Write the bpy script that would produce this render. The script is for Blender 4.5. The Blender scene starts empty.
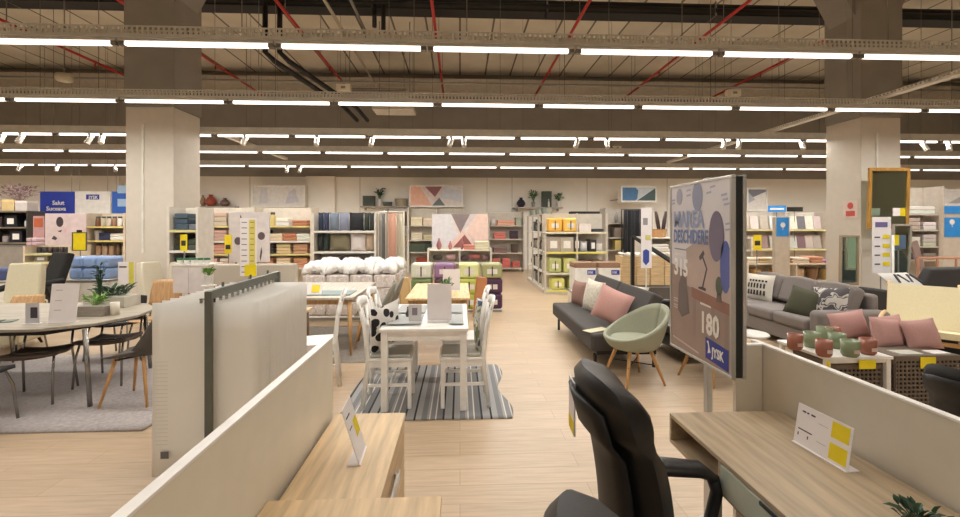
import bpy, math, random
from mathutils import Vector, Matrix, Euler
random.seed(7)
SC = bpy.context.scene
COL = SC.collection
PI = math.pi
F = 445.0
YAW = math.atan(20 / F)
S_, C_ = math.sin(YAW), math.cos(YAW)
H = 1.66

# ---- survey helpers: a place in the store from its bearing in the photograph (a point on the plane z, or on the plane Y)
def G(px, py, z=0.0):
    d = (H - z) * F / (py - 226); t = (px - 480) / F
    return d * (S_ + C_ * t), d * (C_ - S_ * t)
def A(px, py, Y):
    t = (px - 480) / F; d = Y / (C_ - S_ * t)
    return d * (S_ + C_ * t), H + (226 - py) * d / F
def AX(px, Y): return A(px, 226, Y)[0]
def AZ(px, py, Y): return A(px, py, Y)[1]

# ---------------------------------------------------------------- materials
def lin(c):
    c = c / 255.0
    return c / 12.92 if c <= 0.04045 else ((c + 0.055) / 1.055) ** 2.4
def L3(rgb): return (lin(rgb[0]), lin(rgb[1]), lin(rgb[2]), 1)
_MC = {}
def mat(rgb, rough=0.55, kind='plain', metal=0.0, var=0.06, scale=8.0, bump=0.0, name=None):
    key = (tuple(rgb), rough, kind, metal, var, scale, bump, name)
    if key in _MC: return _MC[key]
    m = bpy.data.materials.new(name or kind + '_finish')
    m.use_nodes = True
    nt = m.node_tree; N = nt.nodes; Lk = nt.links
    b = N['Principled BSDF']
    b.inputs['Roughness'].default_value = rough
    b.inputs['Metallic'].default_value = metal
    tc = N.new('ShaderNodeTexCoord'); mp = N.new('ShaderNodeMapping')
    Lk.new(tc.outputs['Object'], mp.inputs['Vector'])
    nz = N.new('ShaderNodeTexNoise'); nz.inputs['Scale'].default_value = scale
    nz.inputs['Detail'].default_value = 4
    Lk.new(mp.outputs[0], nz.inputs['Vector'])
    if kind == 'woodx': mp.inputs['Scale'].default_value = (1.2, 14, 14)
    if kind == 'woody': mp.inputs['Scale'].default_value = (14, 1.2, 14)
    if kind == 'woodz': mp.inputs['Scale'].default_value = (14, 14, 1.2)
    if kind.startswith('wood'): nz.inputs['Scale'].default_value = 2.5; var = max(var, 0.16); nz.inputs['Detail'].default_value = 8
    if kind == 'fabric': nz.inputs['Scale'].default_value = 140; var = 0.07; bump = bump or 0.06
    if kind == 'fluffy': nz.inputs['Scale'].default_value = 35; var = 0.12; bump = bump or 0.6
    rp = N.new('ShaderNodeValToRGB')
    c = L3(rgb)
    rp.color_ramp.elements[0].position = 0.3; rp.color_ramp.elements[1].position = 0.7
    rp.color_ramp.elements[0].color = tuple(x * (1 - var * 1.6) for x in c[:3]) + (1,)
    rp.color_ramp.elements[1].color = tuple(min(1, x * (1 + var)) for x in c[:3]) + (1,)
    Lk.new(nz.outputs['Fac'], rp.inputs[0]); Lk.new(rp.outputs[0], b.inputs['Base Color'])
    if bump:
        bp = N.new('ShaderNodeBump'); bp.inputs['Strength'].default_value = bump; bp.inputs['Distance'].default_value = 0.01
        Lk.new(nz.outputs['Fac'], bp.inputs['Height']); Lk.new(bp.outputs[0], b.inputs['Normal'])
    _MC[key] = m
    return m
def pattern(kind, cols, scale=10.0, rough=0.8, name='patterned_cloth'):
    m = bpy.data.materials.new(name); m.use_nodes = True
    nt = m.node_tree; N = nt.nodes; Lk = nt.links; b = N['Principled BSDF']; b.inputs['Roughness'].default_value = rough
    tc = N.new('ShaderNodeTexCoord')
    rp = N.new('ShaderNodeValToRGB'); rp.color_ramp.interpolation = 'CONSTANT'
    el = rp.color_ramp.elements
    while len(el) < len(cols): el.new(0.5)
    for i, (p, c) in enumerate(cols): el[i].position = p; el[i].color = L3(c)
    if kind == 'voronoi':
        t = N.new('ShaderNodeTexVoronoi'); t.inputs['Scale'].default_value = scale; out = t.outputs['Distance']
    elif kind == 'magic':
        t = N.new('ShaderNodeTexNoise'); t.inputs['Scale'].default_value = scale; t.inputs['Detail'].default_value = 1; out = t.outputs['Fac']
    elif kind == 'stripex':
        t = N.new('ShaderNodeTexWave'); t.wave_profile = 'SAW'; t.bands_direction = 'X'; t.inputs['Scale'].default_value = scale
        t.inputs['Distortion'].default_value = 0.0; out = t.outputs['Fac']
    Lk.new(tc.outputs['Object'], t.inputs['Vector']); Lk.new(out, rp.inputs[0]); Lk.new(rp.outputs[0], b.inputs['Base Color'])
    return m
def emis(rgb, k, name='lamp_glow'):
    m = bpy.data.materials.new(name); m.use_nodes = True; N = m.node_tree.nodes
    b = N['Principled BSDF']; b.inputs['Base Color'].default_value = L3(rgb)
    b.inputs['Emission Color'].default_value = L3(rgb); b.inputs['Emission Strength'].default_value = k
    return m
def glassy(rgb, rough=0.1, name='tinted_glass', tr=0.75):
    m = bpy.data.materials.new(name); m.use_nodes = True; b = m.node_tree.nodes['Principled BSDF']
    b.inputs['Base Color'].default_value = L3(rgb); b.inputs['Roughness'].default_value = rough
    b.inputs['Transmission Weight'].default_value = tr
    return m

# ---------------------------------------------------------------- mesh building
class MB:
    def __init__(s): s.v = []; s.f = []
    def add(s, vs, fs):
        o = len(s.v); s.v += [tuple(v) for v in vs]; s.f += [tuple(i + o for i in f) for f in fs]; return s
    def box(s, x0, x1, y0, y1, z0, z1):
        vs = [(x, y, z) for x in (x0, x1) for y in (y0, y1) for z in (z0, z1)]
        return s.add(vs, [(0, 1, 3, 2), (4, 6, 7, 5), (0, 4, 5, 1), (2, 3, 7, 6), (0, 2, 6, 4), (1, 5, 7, 3)])
    def obox(s, c, size, e=(0, 0, 0)):
        R = Euler(e).to_matrix(); c = Vector(c); hx, hy, hz = size[0] / 2, size[1] / 2, size[2] / 2
        vs = [c + R @ Vector((x, y, z)) for x in (-hx, hx) for y in (-hy, hy) for z in (-hz, hz)]
        return s.add(vs, [(0, 1, 3, 2), (4, 6, 7, 5), (0, 4, 5, 1), (2, 3, 7, 6), (0, 2, 6, 4), (1, 5, 7, 3)])
    def cyl(s, p0, p1, r0, r1=None, n=12):
        r1 = r0 if r1 is None else r1
        return s.tube([p0, p1], [r0, r1], n)
    def tube(s, pts, r, n=10, flat=1.0):
        pts = [Vector(p) for p in pts]
        rs = r if isinstance(r, (list, tuple)) else [r] * len(pts)
        vs = []; fs = []; prev = None
        for i, p in enumerate(pts):
            a = pts[max(0, i - 1)]; b = pts[min(len(pts) - 1, i + 1)]
            t = (b - a).normalized()
            if prev is None:
                up = Vector((0, 0, 1)) if abs(t.z) < 0.9 else Vector((1, 0, 0))
                u = t.cross(up).normalized()
            else:
                u = (prev - t * prev.dot(t)).normalized()
            prev = u; w = t.cross(u)
            for k in range(n):
                an = 2 * PI * k / n
                vs.append(p + (u * math.cos(an) + w * math.sin(an) * flat) * rs[i])
        for i in range(len(pts) - 1):
            for k in range(n):
                fs.append((i * n + k, i * n + (k + 1) % n, (i + 1) * n + (k + 1) % n, (i + 1) * n + k))
        fs.append(tuple(range(n - 1, -1, -1))); fs.append(tuple((len(pts) - 1) * n + k for k in range(n)))
        return s.add(vs, fs)
    def lathe(s, prof, c=(0, 0, 0), n=16, sx=1, sy=1):
        vs = []; fs = []
        for (r, z) in prof:
            for k in range(n):
                an = 2 * PI * k / n
                vs.append((c[0] + sx * r * math.cos(an), c[1] + sy * r * math.sin(an), c[2] + z))
        for i in range(len(prof) - 1):
            for k in range(n):
                fs.append((i * n + k, i * n + (k + 1) % n, (i + 1) * n + (k + 1) % n, (i + 1) * n + k))
        fs.append(tuple(range(n - 1, -1, -1))); fs.append(tuple((len(prof) - 1) * n + k for k in range(n)))
        return s.add(vs, fs)
    def prism(s, poly, z0, z1, M=None):
        """poly in (x, y), extruded along z, then moved by matrix M"""
        n = len(poly); vs = [Vector((x, y, z0)) for x, y in poly] + [Vector((x, y, z1)) for x, y in poly]
        if M: vs = [M @ v for v in vs]
        return s.add(vs, [tuple(range(n - 1, -1, -1)), tuple(range(n, 2 * n))] + [(i, (i + 1) % n, n + (i + 1) % n, n + i) for i in range(n)])
    def puff(s, w, h, t, M=None, n=8, pinch=0.9, p=2.2):
        """a cushion in the xz plane, centred, thickness along y"""
        vs = []; fs = []
        def pt(u, v, sg):
            e = (1 - abs(u) ** p) * (1 - abs(v) ** p)
            k = 1 - (1 - pinch) * (1 - max(abs(u), abs(v)) ** 0) if False else 1
            inx = 1 - 0.07 * (1 - abs(v) ** 2) * abs(u) ** 3; iny = 1 - 0.07 * (1 - abs(u) ** 2) * abs(v) ** 3
            return Vector((u * w / 2 * inx, sg * t / 2 * (max(e, 0) ** 0.5), v * h / 2 * iny))
        for sg in (-1, 1):
            base = len(vs)
            for i in range(n + 1):
                for j in range(n + 1):
                    vs.append(pt(-1 + 2 * i / n, -1 + 2 * j / n, sg))
            for i in range(n):
                for j in range(n):
                    q = [base + i * (n + 1) + j, base + (i + 1) * (n + 1) + j, base + (i + 1) * (n + 1) + j + 1, base + i * (n + 1) + j + 1]
                    fs.append(tuple(q if sg < 0 else q[::-1]))
        if M: vs = [M @ v for v in vs]
        return s.add(vs, fs)
    def surf(s, fn, nu, nv, thick=0.0, closed_u=False):
        """fn(u,v)->Vector, u,v in 0..1, double skin of given thickness along the normal"""
        P = [[Vector(fn(i / nu, j / nv)) for j in range(nv + 1)] for i in range(nu + 1)]
        Nn = [[None] * (nv + 1) for _ in range(nu + 1)]
        for i in range(nu + 1):
            for j in range(nv + 1):
                a = P[min(i + 1, nu)][j] - P[max(i - 1, 0)][j]; b = P[i][min(j + 1, nv)] - P[i][max(j - 1, 0)]
                c = a.cross(b); Nn[i][j] = c.normalized() if c.length > 1e-9 else Vector((0, 0, 1))
        W = nv + 1
        vs = [P[i][j] for i in range(nu + 1) for j in range(W)]
        fs = [(i * W + j, (i + 1) * W + j, (i + 1) * W + j + 1, i * W + j + 1) for i in range(nu) for j in range(nv)]
        if thick:
            o = len(vs); vs += [P[i][j] - Nn[i][j] * thick for i in range(nu + 1) for j in range(W)]
            fs += [tuple(o + k for k in f[::-1]) for f in list(fs)]
            ring = [(i, 0) for i in range(nu)] + [(nu, j) for j in range(nv)] + [(i, nv) for i in range(nu, 0, -1)] + [(0, j) for j in range(nv, 0, -1)]
            ids = [i * W + j for i, j in ring]
            for k in range(len(ids)):
                a, b = ids[k], ids[(k + 1) % len(ids)]
                fs.append((b, a, a + o, b + o))
        return s.add(vs, fs)
    def build(s, name, m, parent=None, w=False, bevel=0.0, seg=2, smooth=False, sub=0):
        off = Vector((0, 0, 0))
        if w and parent is not None:
            p = parent
            while p is not None: off += p.location; p = p.parent
        me = bpy.data.meshes.new(name)
        me.from_pydata([tuple(Vector(v) - off) for v in s.v], [], s.f)
        me.update(); me.materials.append(m)
        if smooth or bevel:
            me.polygons.foreach_set('use_smooth', [True] * len(me.polygons))
        o = bpy.data.objects.new(name, me); COL.objects.link(o)
        if parent is not None: o.parent = parent
        if bevel:
            b = o.modifiers.new('Bevel', 'BEVEL'); b.width = bevel; b.segments = seg; b.limit_method = 'ANGLE'; b.harden_normals = True
        if sub:
            u = o.modifiers.new('Subdivision', 'SUBSURF'); u.levels = sub; u.render_levels = sub
        return o

LABELS = {}
def tag(o, label, cat, group=None):
    o['label'] = label; o['category'] = cat
    if group: o['group'] = group
    LABELS.setdefault(label, []).append(o.name)
    return o
def thing(name, label, cat, loc=(0, 0, 0), rotz=0, group=None):
    o = bpy.data.objects.new(name, None); COL.objects.link(o)
    o.empty_display_size = 0.1
    o.location = loc; o.rotation_euler = (0, 0, rotz)
    return tag(o, label, cat, group)
def struct(o): o['kind'] = 'structure'; return o
def copy_tree(o, parent=None):
    c = o.copy(); COL.objects.link(c)
    if parent is not None: c.parent = parent
    for ch in [x for x in o.children]: copy_tree(ch, c)
    return c
def dup(o, loc, rotz, label, group=None):
    c = copy_tree(o); c.location = loc; c.rotation_euler = (0, 0, rotz)
    c['label'] = label; LABELS.setdefault(label, []).append(c.name)
    if group: c['group'] = group
    return c
def text(body, size, m, parent, M, name='lettering', bold=0.0, ext=0.0015, align='LEFT', sx=1.0):
    cu = bpy.data.curves.new('t', 'FONT'); cu.body = body; cu.size = size; cu.extrude = ext; cu.offset = bold * size
    cu.align_x = align; cu.resolution_u = 2
    ob = bpy.data.objects.new('t', cu); COL.objects.link(ob)
    bpy.context.view_layer.update()
    me = bpy.data.meshes.new_from_object(ob.evaluated_get(bpy.context.evaluated_depsgraph_get()))
    bpy.data.objects.remove(ob); me.transform(M @ Matrix.Diagonal((sx, 1, 1, 1)))
    me.materials.clear(); me.materials.append(m); me.name = name
    o = bpy.data.objects.new(name, me); COL.objects.link(o); o.parent = parent
    return o
ORD = ['first', 'second', 'third', 'fourth', 'fifth', 'sixth', 'seventh', 'eighth', 'ninth', 'tenth', 'eleventh', 'twelfth', 'thirteenth', 'fourteenth',
       'fifteenth', 'sixteenth', 'seventeenth', 'eighteenth', 'nineteenth', 'twentieth', 'twenty-first', 'twenty-second', 'twenty-third', 'twenty-fourth', 'twenty-fifth', 'twenty-sixth']
def TM(x, y, z, rz=0, rx=PI / 2, ry=0): return Matrix.Translation((x, y, z)) @ Euler((rx, ry, rz)).to_matrix().to_4x4()

# common finishes
WHITE = mat((232, 228, 220), 0.45); WHITEG = mat((236, 232, 224), 0.3)
CREAM = mat((226, 218, 200), 0.5)
GREYM = mat((150, 147, 142), 0.4, metal=0.6)
DKM = mat((40, 40, 40), 0.4, metal=0.5)
CHROME = mat((150, 147, 142), 0.25, metal=0.9)
ALU = mat((190, 188, 184), 0.35, metal=0.7)
BLACK = mat((22, 21, 21), 0.55); BLACKF = mat((36, 35, 35), 0.85, 'fabric')
YEL = mat((238, 214, 20), 0.5); TXT = mat((50, 48, 55), 0.6); BLUE = mat((28, 62, 160), 0.45); SKY = mat((48, 138, 214), 0.5)
OAKX = mat((214, 184, 140), 0.5, 'woodx'); OAKY = mat((214, 184, 140), 0.5, 'woody'); OAKZ = mat((206, 164, 112), 0.5, 'woodz')
PAPER = mat((238, 232, 232), 0.6, var=0.02)

# ---------------------------------------------------------------- camera, world
cam = bpy.data.cameras.new('camera'); co = bpy.data.objects.new('camera', cam); COL.objects.link(co)
co.location = (0, 0, H); co.rotation_euler = (PI / 2, 0, -YAW)
cam.sensor_width = 36; cam.lens = 36 * F / 960; cam.shift_y = -(258.5 - 226) / 960; cam.clip_end = 100; cam.clip_start = 0.02
SC.camera = co
wd = bpy.data.worlds.new('world'); SC.world = wd; wd.use_nodes = True
wd.node_tree.nodes['Background'].inputs[0].default_value = (0.9, 0.85, 0.8, 1); wd.node_tree.nodes['Background'].inputs[1].default_value = 0.02
vs = SC.view_settings; vs.view_transform = 'Standard'; vs.look = 'None'; vs.gamma = 1; vs.use_curve_mapping = False
vs.exposure = 0.0
SC.cycles.use_denoising = True
SC.cycles.max_bounces = 8; SC.cycles.diffuse_bounces = 5; SC.cycles.glossy_bounces = 3; SC.cycles.transmission_bounces = 6
SC.cycles.sample_clamp_indirect = 6

# ---------------------------------------------------------------- room shell
XL, XR, YB, YF, ZC = -21.0, 21.0, -9.0, 16.9, 7.4
def floor_mat():
    m = bpy.data.materials.new('oak_plank_floor'); m.use_nodes = True; nt = m.node_tree; N = nt.nodes; Lk = nt.links
    b = N['Principled BSDF']; b.inputs['Roughness'].default_value = 0.38
    tc = N.new('ShaderNodeTexCoord'); br = N.new('ShaderNodeTexBrick')
    br.inputs['Scale'].default_value = 1.0; br.inputs['Brick Width'].default_value = 1.3; br.inputs['Row Height'].default_value = 0.19
    br.inputs['Mortar Size'].default_value = 0.0025; br.offset = 0.37
    br.inputs['Color1'].default_value = L3((200, 178, 150)); br.inputs['Color2'].default_value = L3((191, 169, 141)); br.inputs['Mortar'].default_value = L3((172, 149, 122))
    Lk.new(tc.outputs['Object'], br.inputs['Vector'])
    mp = N.new('ShaderNodeMapping'); mp.inputs['Scale'].default_value = (1.5, 18, 1); Lk.new(tc.outputs['Object'], mp.inputs['Vector'])
    nz = N.new('ShaderNodeTexNoise'); nz.inputs['Scale'].default_value = 2.2; nz.inputs['Detail'].default_value = 8; Lk.new(mp.outputs[0], nz.inputs['Vector'])
    rp = N.new('ShaderNodeValToRGB'); rp.color_ramp.elements[0].position = 0.3; rp.color_ramp.elements[0].color = (0.84, 0.81, 0.78, 1); rp.color_ramp.elements[1].position = 0.65; rp.color_ramp.elements[1].color = (1.03, 1.0, 0.98, 1)
    Lk.new(nz.outputs['Fac'], rp.inputs[0])
    mx = N.new('ShaderNodeMix'); mx.data_type = 'RGBA'; mx.blend_type = 'MULTIPLY'; mx.inputs[0].default_value = 1
    Lk.new(br.outputs['Color'], mx.inputs[6]); Lk.new(rp.outputs[0], mx.inputs[7]); Lk.new(mx.outputs[2], b.inputs['Base Color'])
    return m
def ceil_mat():
    m = bpy.data.materials.new('ribbed_concrete_ceiling'); m.use_nodes = True; nt = m.node_tree; N = nt.nodes; Lk = nt.links
    b = N['Principled BSDF']; b.inputs['Roughness'].default_value = 0.9
    tc = N.new('ShaderNodeTexCoord'); mp = N.new('ShaderNodeMapping'); mp.inputs['Rotation'].default_value = (0, 0, PI / 2); Lk.new(tc.outputs['Object'], mp.inputs['Vector'])
    br = N.new('ShaderNodeTexBrick'); br.offset = 0.0
    br.inputs['Scale'].default_value = 1.0; br.inputs['Brick Width'].default_value = 6.0; br.inputs['Row Height'].default_value = 0.95; br.inputs['Mortar Size'].default_value = 0.03
    br.inputs['Color1'].default_value = L3((228, 222, 208)); br.inputs['Color2'].default_value = L3((214, 207, 192)); br.inputs['Mortar'].default_value = L3((120, 112, 102))
    Lk.new(mp.outputs[0], br.inputs['Vector'])
    nz = N.new('ShaderNodeTexNoise'); nz.inputs['Scale'].default_value = 0.8; nz.inputs['Detail'].default_value = 5; Lk.new(mp.outputs[0], nz.inputs['Vector'])
    rp = N.new('ShaderNodeValToRGB'); rp.color_ramp.elements[0].position = 0.3; rp.color_ramp.elements[0].color = (0.8, 0.79, 0.77, 1); rp.color_ramp.elements[1].position = 0.7; rp.color_ramp.elements[1].color = (1, 1, 1, 1)
    Lk.new(nz.outputs['Fac'], rp.inputs[0])
    mx = N.new('ShaderNodeMix'); mx.data_type = 'RGBA'; mx.blend_type = 'MULTIPLY'; mx.inputs[0].default_value = 1
    Lk.new(br.outputs['Color'], mx.inputs[6]); Lk.new(rp.outputs[0], mx.inputs[7]); Lk.new(mx.outputs[2], b.inputs['Base Color'])
    return m
struct(MB().box(XL, XR, YB, YF, -0.1, 0).build('floor', floor_mat()))
struct(MB().box(XL, XR, YB, YF, ZC, ZC + 0.2).build('ceiling', ceil_mat()))
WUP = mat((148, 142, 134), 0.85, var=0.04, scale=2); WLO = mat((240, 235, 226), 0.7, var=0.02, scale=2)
TONELINE = 3.5  # walls are darker grey above this height
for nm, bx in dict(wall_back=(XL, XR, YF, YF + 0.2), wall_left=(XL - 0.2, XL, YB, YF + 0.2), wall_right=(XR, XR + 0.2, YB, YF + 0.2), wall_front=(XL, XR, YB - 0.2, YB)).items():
    lo = MB().box(*bx, 0, TONELINE)
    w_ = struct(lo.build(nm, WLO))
    struct(MB().box(*bx, TONELINE, ZC).build(nm + '_upper', WUP))
# joints of the wall panelling
for i, px in enumerate((120, 250, 336, 360, 487, 512, 587, 667, 905)):
    x = AX(px, YF)
    struct(MB().box(x - 0.01, x + 0.01, YF - 0.012, YF, 0, TONELINE).build('trim_%d' % (i + 1), mat((186, 178, 166), 0.7)))
struct(MB().box(AX(306, 16.7), AX(335, 16.7), 16.65, YF, 0, TONELINE).build('trim_20', WLO, bevel=0.01))
struct(MB().box(XL, XR, 16.3, 16.75, 6.55, 7.05).build('trim_21', mat((190, 182, 168), 0.8)))   # beam along the back wall
# columns
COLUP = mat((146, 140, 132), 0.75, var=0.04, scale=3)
def column(x0, x1, y0, y1, zp, label, haunch):
    t = thing('column', label, 'column', ((x0 + x1) / 2, (y0 + y1) / 2, 0))
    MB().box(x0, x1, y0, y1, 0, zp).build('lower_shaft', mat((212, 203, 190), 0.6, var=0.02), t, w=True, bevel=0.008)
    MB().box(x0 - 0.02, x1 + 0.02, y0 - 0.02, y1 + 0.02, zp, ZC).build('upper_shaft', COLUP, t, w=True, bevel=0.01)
    yc0, yc1 = y0 + 0.1, y1 - 0.1
    M_ = Matrix.Translation((0, yc0, 0)) @ Euler((PI / 2, 0, 0)).to_matrix().to_4x4()
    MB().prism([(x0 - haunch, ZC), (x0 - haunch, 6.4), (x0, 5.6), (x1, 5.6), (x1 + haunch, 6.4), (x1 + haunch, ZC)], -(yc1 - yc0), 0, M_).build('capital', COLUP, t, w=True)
    MB().box(x0 + 0.28, x0 + 0.31, y0 - 0.025, y0 - 0.002, 1.2, zp - 0.3).build('conduit', WHITE, t, w=True)
    return t
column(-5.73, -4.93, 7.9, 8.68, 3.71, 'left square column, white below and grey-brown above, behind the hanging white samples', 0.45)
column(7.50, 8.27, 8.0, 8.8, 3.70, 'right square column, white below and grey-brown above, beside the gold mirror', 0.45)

# ---------------------------------------------------------------- lights
LAMPC = (1.0, 0.975, 0.92)
LP = 0.46
def area(x, y, z, lx, ly, power):
    for s in (-1, 1):     # the two flanks of the tubes, neither shining above the tray
        l = bpy.data.lights.new('tube_light_source', 'AREA'); l.shape = 'RECTANGLE'; l.size = lx; l.size_y = ly / 2; l.energy = power / 2; l.color = LAMPC
        l.spread = math.radians(116)
        o = bpy.data.objects.new('tube_light_source', l); COL.objects.link(o); o.location = (x, y + s * ly / 4, z); o.rotation_euler = (s * math.radians(32), 0, 0)
WPM = 26.0 * LP          # watts per metre of tube
GLOW = emis((255, 246, 238), 2.2)
ROWS = [(4.5, 'nearest'), (6.57, 'second'), (9.0, 'third'), (11.0, 'fourth'), (13.54, 'rearmost')]
TZ = 3.432
HOUS = mat((205, 201, 194), 0.5)
TRAYM = mat((206, 202, 194), 0.5)
# one luminaire: housing, diffuser, two end caps (along X, 1.41 long, its underside at TZ)
proto = thing('tube_light', 'x', 'ceiling light')
MB().box(-0.74, 0.74, -0.035, 0.035, 0.03, 0.06).build('housing', HOUS, proto, bevel=0.004)
MB().box(-0.685, 0.685, -0.022, 0.022, -0.010, 0.0295).build('diffuser', GLOW, proto, bevel=0.008)
for sx in (-1, 1):
    MB().box(sx * 0.713 - 0.027, sx * 0.713 + 0.027, -0.026, 0.026, -0.012, 0.0295).build('end_cap', mat((120, 116, 110), 0.5), proto, bevel=0.004)
LABELS.clear()
used = [False]
def lamp(loc, rz, label, group):
    if not used[0]:
        used[0] = True; proto.location = loc; proto.rotation_euler = (0, 0, rz); proto['label'] = label; proto['group'] = group; LABELS[label] = [proto.name]; return proto
    return dup(proto, loc, rz, label, group)
def tray(y, x0, x1, nm, along='X'):
    t = thing('lighting_tray', 'perforated grey metal tray carrying the %s of tube lights' % nm, 'cable tray', (((x0 + x1) / 2, y, TZ + 0.06) if along == 'X' else (y, (x0 + x1) / 2, TZ + 0.06)), 0 if along == 'X' else PI / 2)
    hl = (x1 - x0) / 2
    b = MB()
    b.box(-hl, hl, -0.05, 0.05, 0.0, 0.006)
    for s in (-1, 1):
        b.box(-hl, hl, s * 0.05 - 0.003, s * 0.05 + 0.003, 0, 0.03); b.box(-hl, hl, s * 0.05 - 0.003, s * 0.05 + 0.003, 0.095, 0.11)
        if abs(y) < 7 or along == 'Y':
            k = -hl
            while k < hl: b.box(k, k + 0.022, s * 0.05 - 0.0025, s * 0.05 + 0.0025, 0.03, 0.095); k += 0.05
        else:
            b.box(-hl, hl, s * 0.05 - 0.0025, s * 0.05 + 0.0025, 0.03, 0.095)
    b.build('tray_body', TRAYM, t)
    k = -hl + 0.4
    while k < hl:
        MB().cyl((k, 0.055, 0.1), (k, 0.055, ZC - TZ - 0.08), 0.005, n=5).build('suspension_wire', mat((120, 115, 108), 0.6), t)
        k += 2.25
    return t
for ri, (ry, nm) in enumerate(ROWS):
    xl = AX(-30, ry); xr = AX(990, ry)
    k0 = math.floor((xl + 0.33) / 1.5); k1 = math.ceil((xr + 0.33) / 1.5)
    tray(ry, -0.33 + 1.5 * k0, -0.33 + 1.5 * k1, nm + ' row')
    n = 0
    for k in range(k0, k1):
        xc = -0.33 + 1.5 * k + 0.75
        pr = 480 + F * math.tan(math.atan2(xc + 0.7, ry) - YAW); pl = 480 + F * math.tan(math.atan2(xc - 0.7, ry) - YAW)
        if pr < 5 or pl > 955: continue
        if ri >= 2 and pl > 121 and pr < 200: lab = 'white tube light hidden behind the left column in the %s ceiling row' % nm
        elif ri >= 2 and pl > 826 and pr < 905: lab = 'white tube light hidden behind the right column in the %s ceiling row' % nm
        else: lab = None
        if lab is None:
            lab = 'long white tube light, %s from the left in the %s row across the ceiling' % (ORD[n], nm); 
        n += 1
        lamp((xc, ry, TZ), 0, lab, 'tube lights of the %s row' % nm)
# rails running away from the camera
for sx, ya, yb, nm in ((6.5, 5.3, 13.6, 'right'), (-5.15, 9.3, 13.4, 'left')):
    t = thing('cable_tray', 'pale mesh tray running away from the viewer on the %s, above the light rows' % nm, 'cable tray', (sx, (ya + yb) / 2, TZ + 0.19))
    b = MB(); z0 = TZ + .19
    b.box(sx - .06, sx + .06, ya, yb, z0, z0 + .006)
    for s in (-1, 1): b.box(sx + s * .06 - .003, sx + s * .06 + .003, ya, yb, z0, z0 + .03).box(sx + s * .06 - .003, sx + s * .06 + .003, ya, yb, z0 + .05, z0 + .06)
    y = ya
    while y < yb:
        for s in (-1, 1): b.box(sx + s * .06 - .003, sx + s * .06 + .003, y, y + .03, z0 + .03, z0 + .05)
        y += .06
    b.build('tray_body', mat((226, 222, 214), .45), t, w=True)
    y = ya + .3
    while y < yb: MB().cyl((sx, y, z0 + .05), (sx, y, ZC - .01), .005, n=5).build('suspension_wire', GREYM, t, w=True); y += 1.6
# the light itself, in lengths of three tubes; rows continue behind the camera
for ry in [r[0] for r in ROWS] + [2.3, -2.4, -4.8, -7.2]:
    span = max(1.15 * ry + 2.5, 12)
    span = min(span, 19)
    k = -math.ceil(span / 4.5)
    while k * 4.5 < span:
        area(-0.33 + k * 4.5 + 2.25, ry, TZ - 0.015, 4.4, 0.05, WPM * 4.4 * ({2.3: .5}.get(ry, 1.0 if ry < 7 else 1.2) if ry > 0 else .5)); k += 1
# spotlights under the rows
sp = thing('spotlight', 'x', 'spotlight')
MB().box(-0.03, 0.03, -0.03, 0.03, -0.07, -0.02).build('bracket', GREYM, sp)
MB().cyl((0, 0.03, -0.07), (0, -0.05, -0.23), 0.045, 0.05, 14).build('lamp_head', mat((215, 210, 202), 0.4), sp)
firsts = True
for row, pys, pxs in ((9.0, 'third', (2, 21, 90, 102, 245, 317, 372, 451, 464, 577, 607, 724, 739, 802, 924, 949)), (13.54, 'rearmost', (20, 57, 115, 287, 300))):
    for i, px in enumerate(pxs):
        loc = (AX(px, row), row, TZ + 0.06); lab = 'small white spotlight, %s from the left hanging under the %s light row' % (ORD[i], pys)
        if firsts:
            sp.location = loc; sp['label'] = lab; sp['group'] = 'spotlights under the light rows'; firsts = False; LABELS.pop('x', None); LABELS[lab] = [sp.name]
        else: dup(sp, loc, random.uniform(-1, 1), lab, 'spotlights under the light rows')

# ---------------------------------------------------------------- overhead services
RED = mat((186, 40, 34), 0.4)
ords = ['leftmost', 'second from left', 'third from left', 'fourth from left', 'fifth from left', 'sixth from left', 'rightmost']
for i, X_ in enumerate((-10.1, -6.85, -3.7, -0.57, 2.61, 5.83, 8.9)):
    t = thing('sprinkler_pipe', '%s of the red sprinkler pipes running along under the ceiling' % ords[i], 'pipe', (X_, 5, 6.2), 0, 'red sprinkler pipes')
    MB().cyl((X_, 3, 6.2), (X_, YF, 6.2), 0.035, n=10).build('pipe_run', RED, t, w=True, smooth=True)
    for y in (7.2, 9.6, 12.0, 14.6):
        MB().cyl((X_, y, 6.2), (X_, y, ZC), 0.008, n=6).build('hanger_rod', GREYM, t, w=True)
        MB().cyl((X_, y + 0.8, 6.2), (X_, y + 0.8, 6.05), 0.02, 0.012, 8).build('sprinkler_head', RED, t, w=True)
t = thing('cable_duct', 'thick black cable bundle crossing just below the whole ceiling', 'cable duct', (0, 10.4, 6.60))
MB().box(XL, XR, 10.2, 10.6, 6.61, 6.65).build('duct_tray', BLACK, t, w=True)
for k, (yy, zz, r) in enumerate(((10.23, 6.47, 0.07), (10.38, 6.46, 0.06), (10.52, 6.47, 0.07), (10.3, 6.6, 0.07), (10.46, 6.6, 0.06))):
    MB().cyl((XL, yy, zz + .25), (XR, yy, zz + .25), r, n=10).build('cable', BLACK, t, w=True, smooth=True)
for x in (-18, -9, 0, 9, 18): MB().cyl((x, 10.4, 6.9), (x, 10.4, ZC), .012, n=6).build('hanger_rod', GREYM, t, w=True)
for x in range(-18, 20, 4): MB().box(x, x + 0.03, 10.19, 10.61, 6.61, 6.93).build('clamp', GREYM, t, w=True)
tag(MB().cyl((XL, 12.0, 5.5), (XR, 12.0, 5.5), 0.03, n=8).build('conduit_pipe', GREYM, smooth=True), 'thin grey conduit crossing the room between ceiling and lights', 'pipe')
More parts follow.
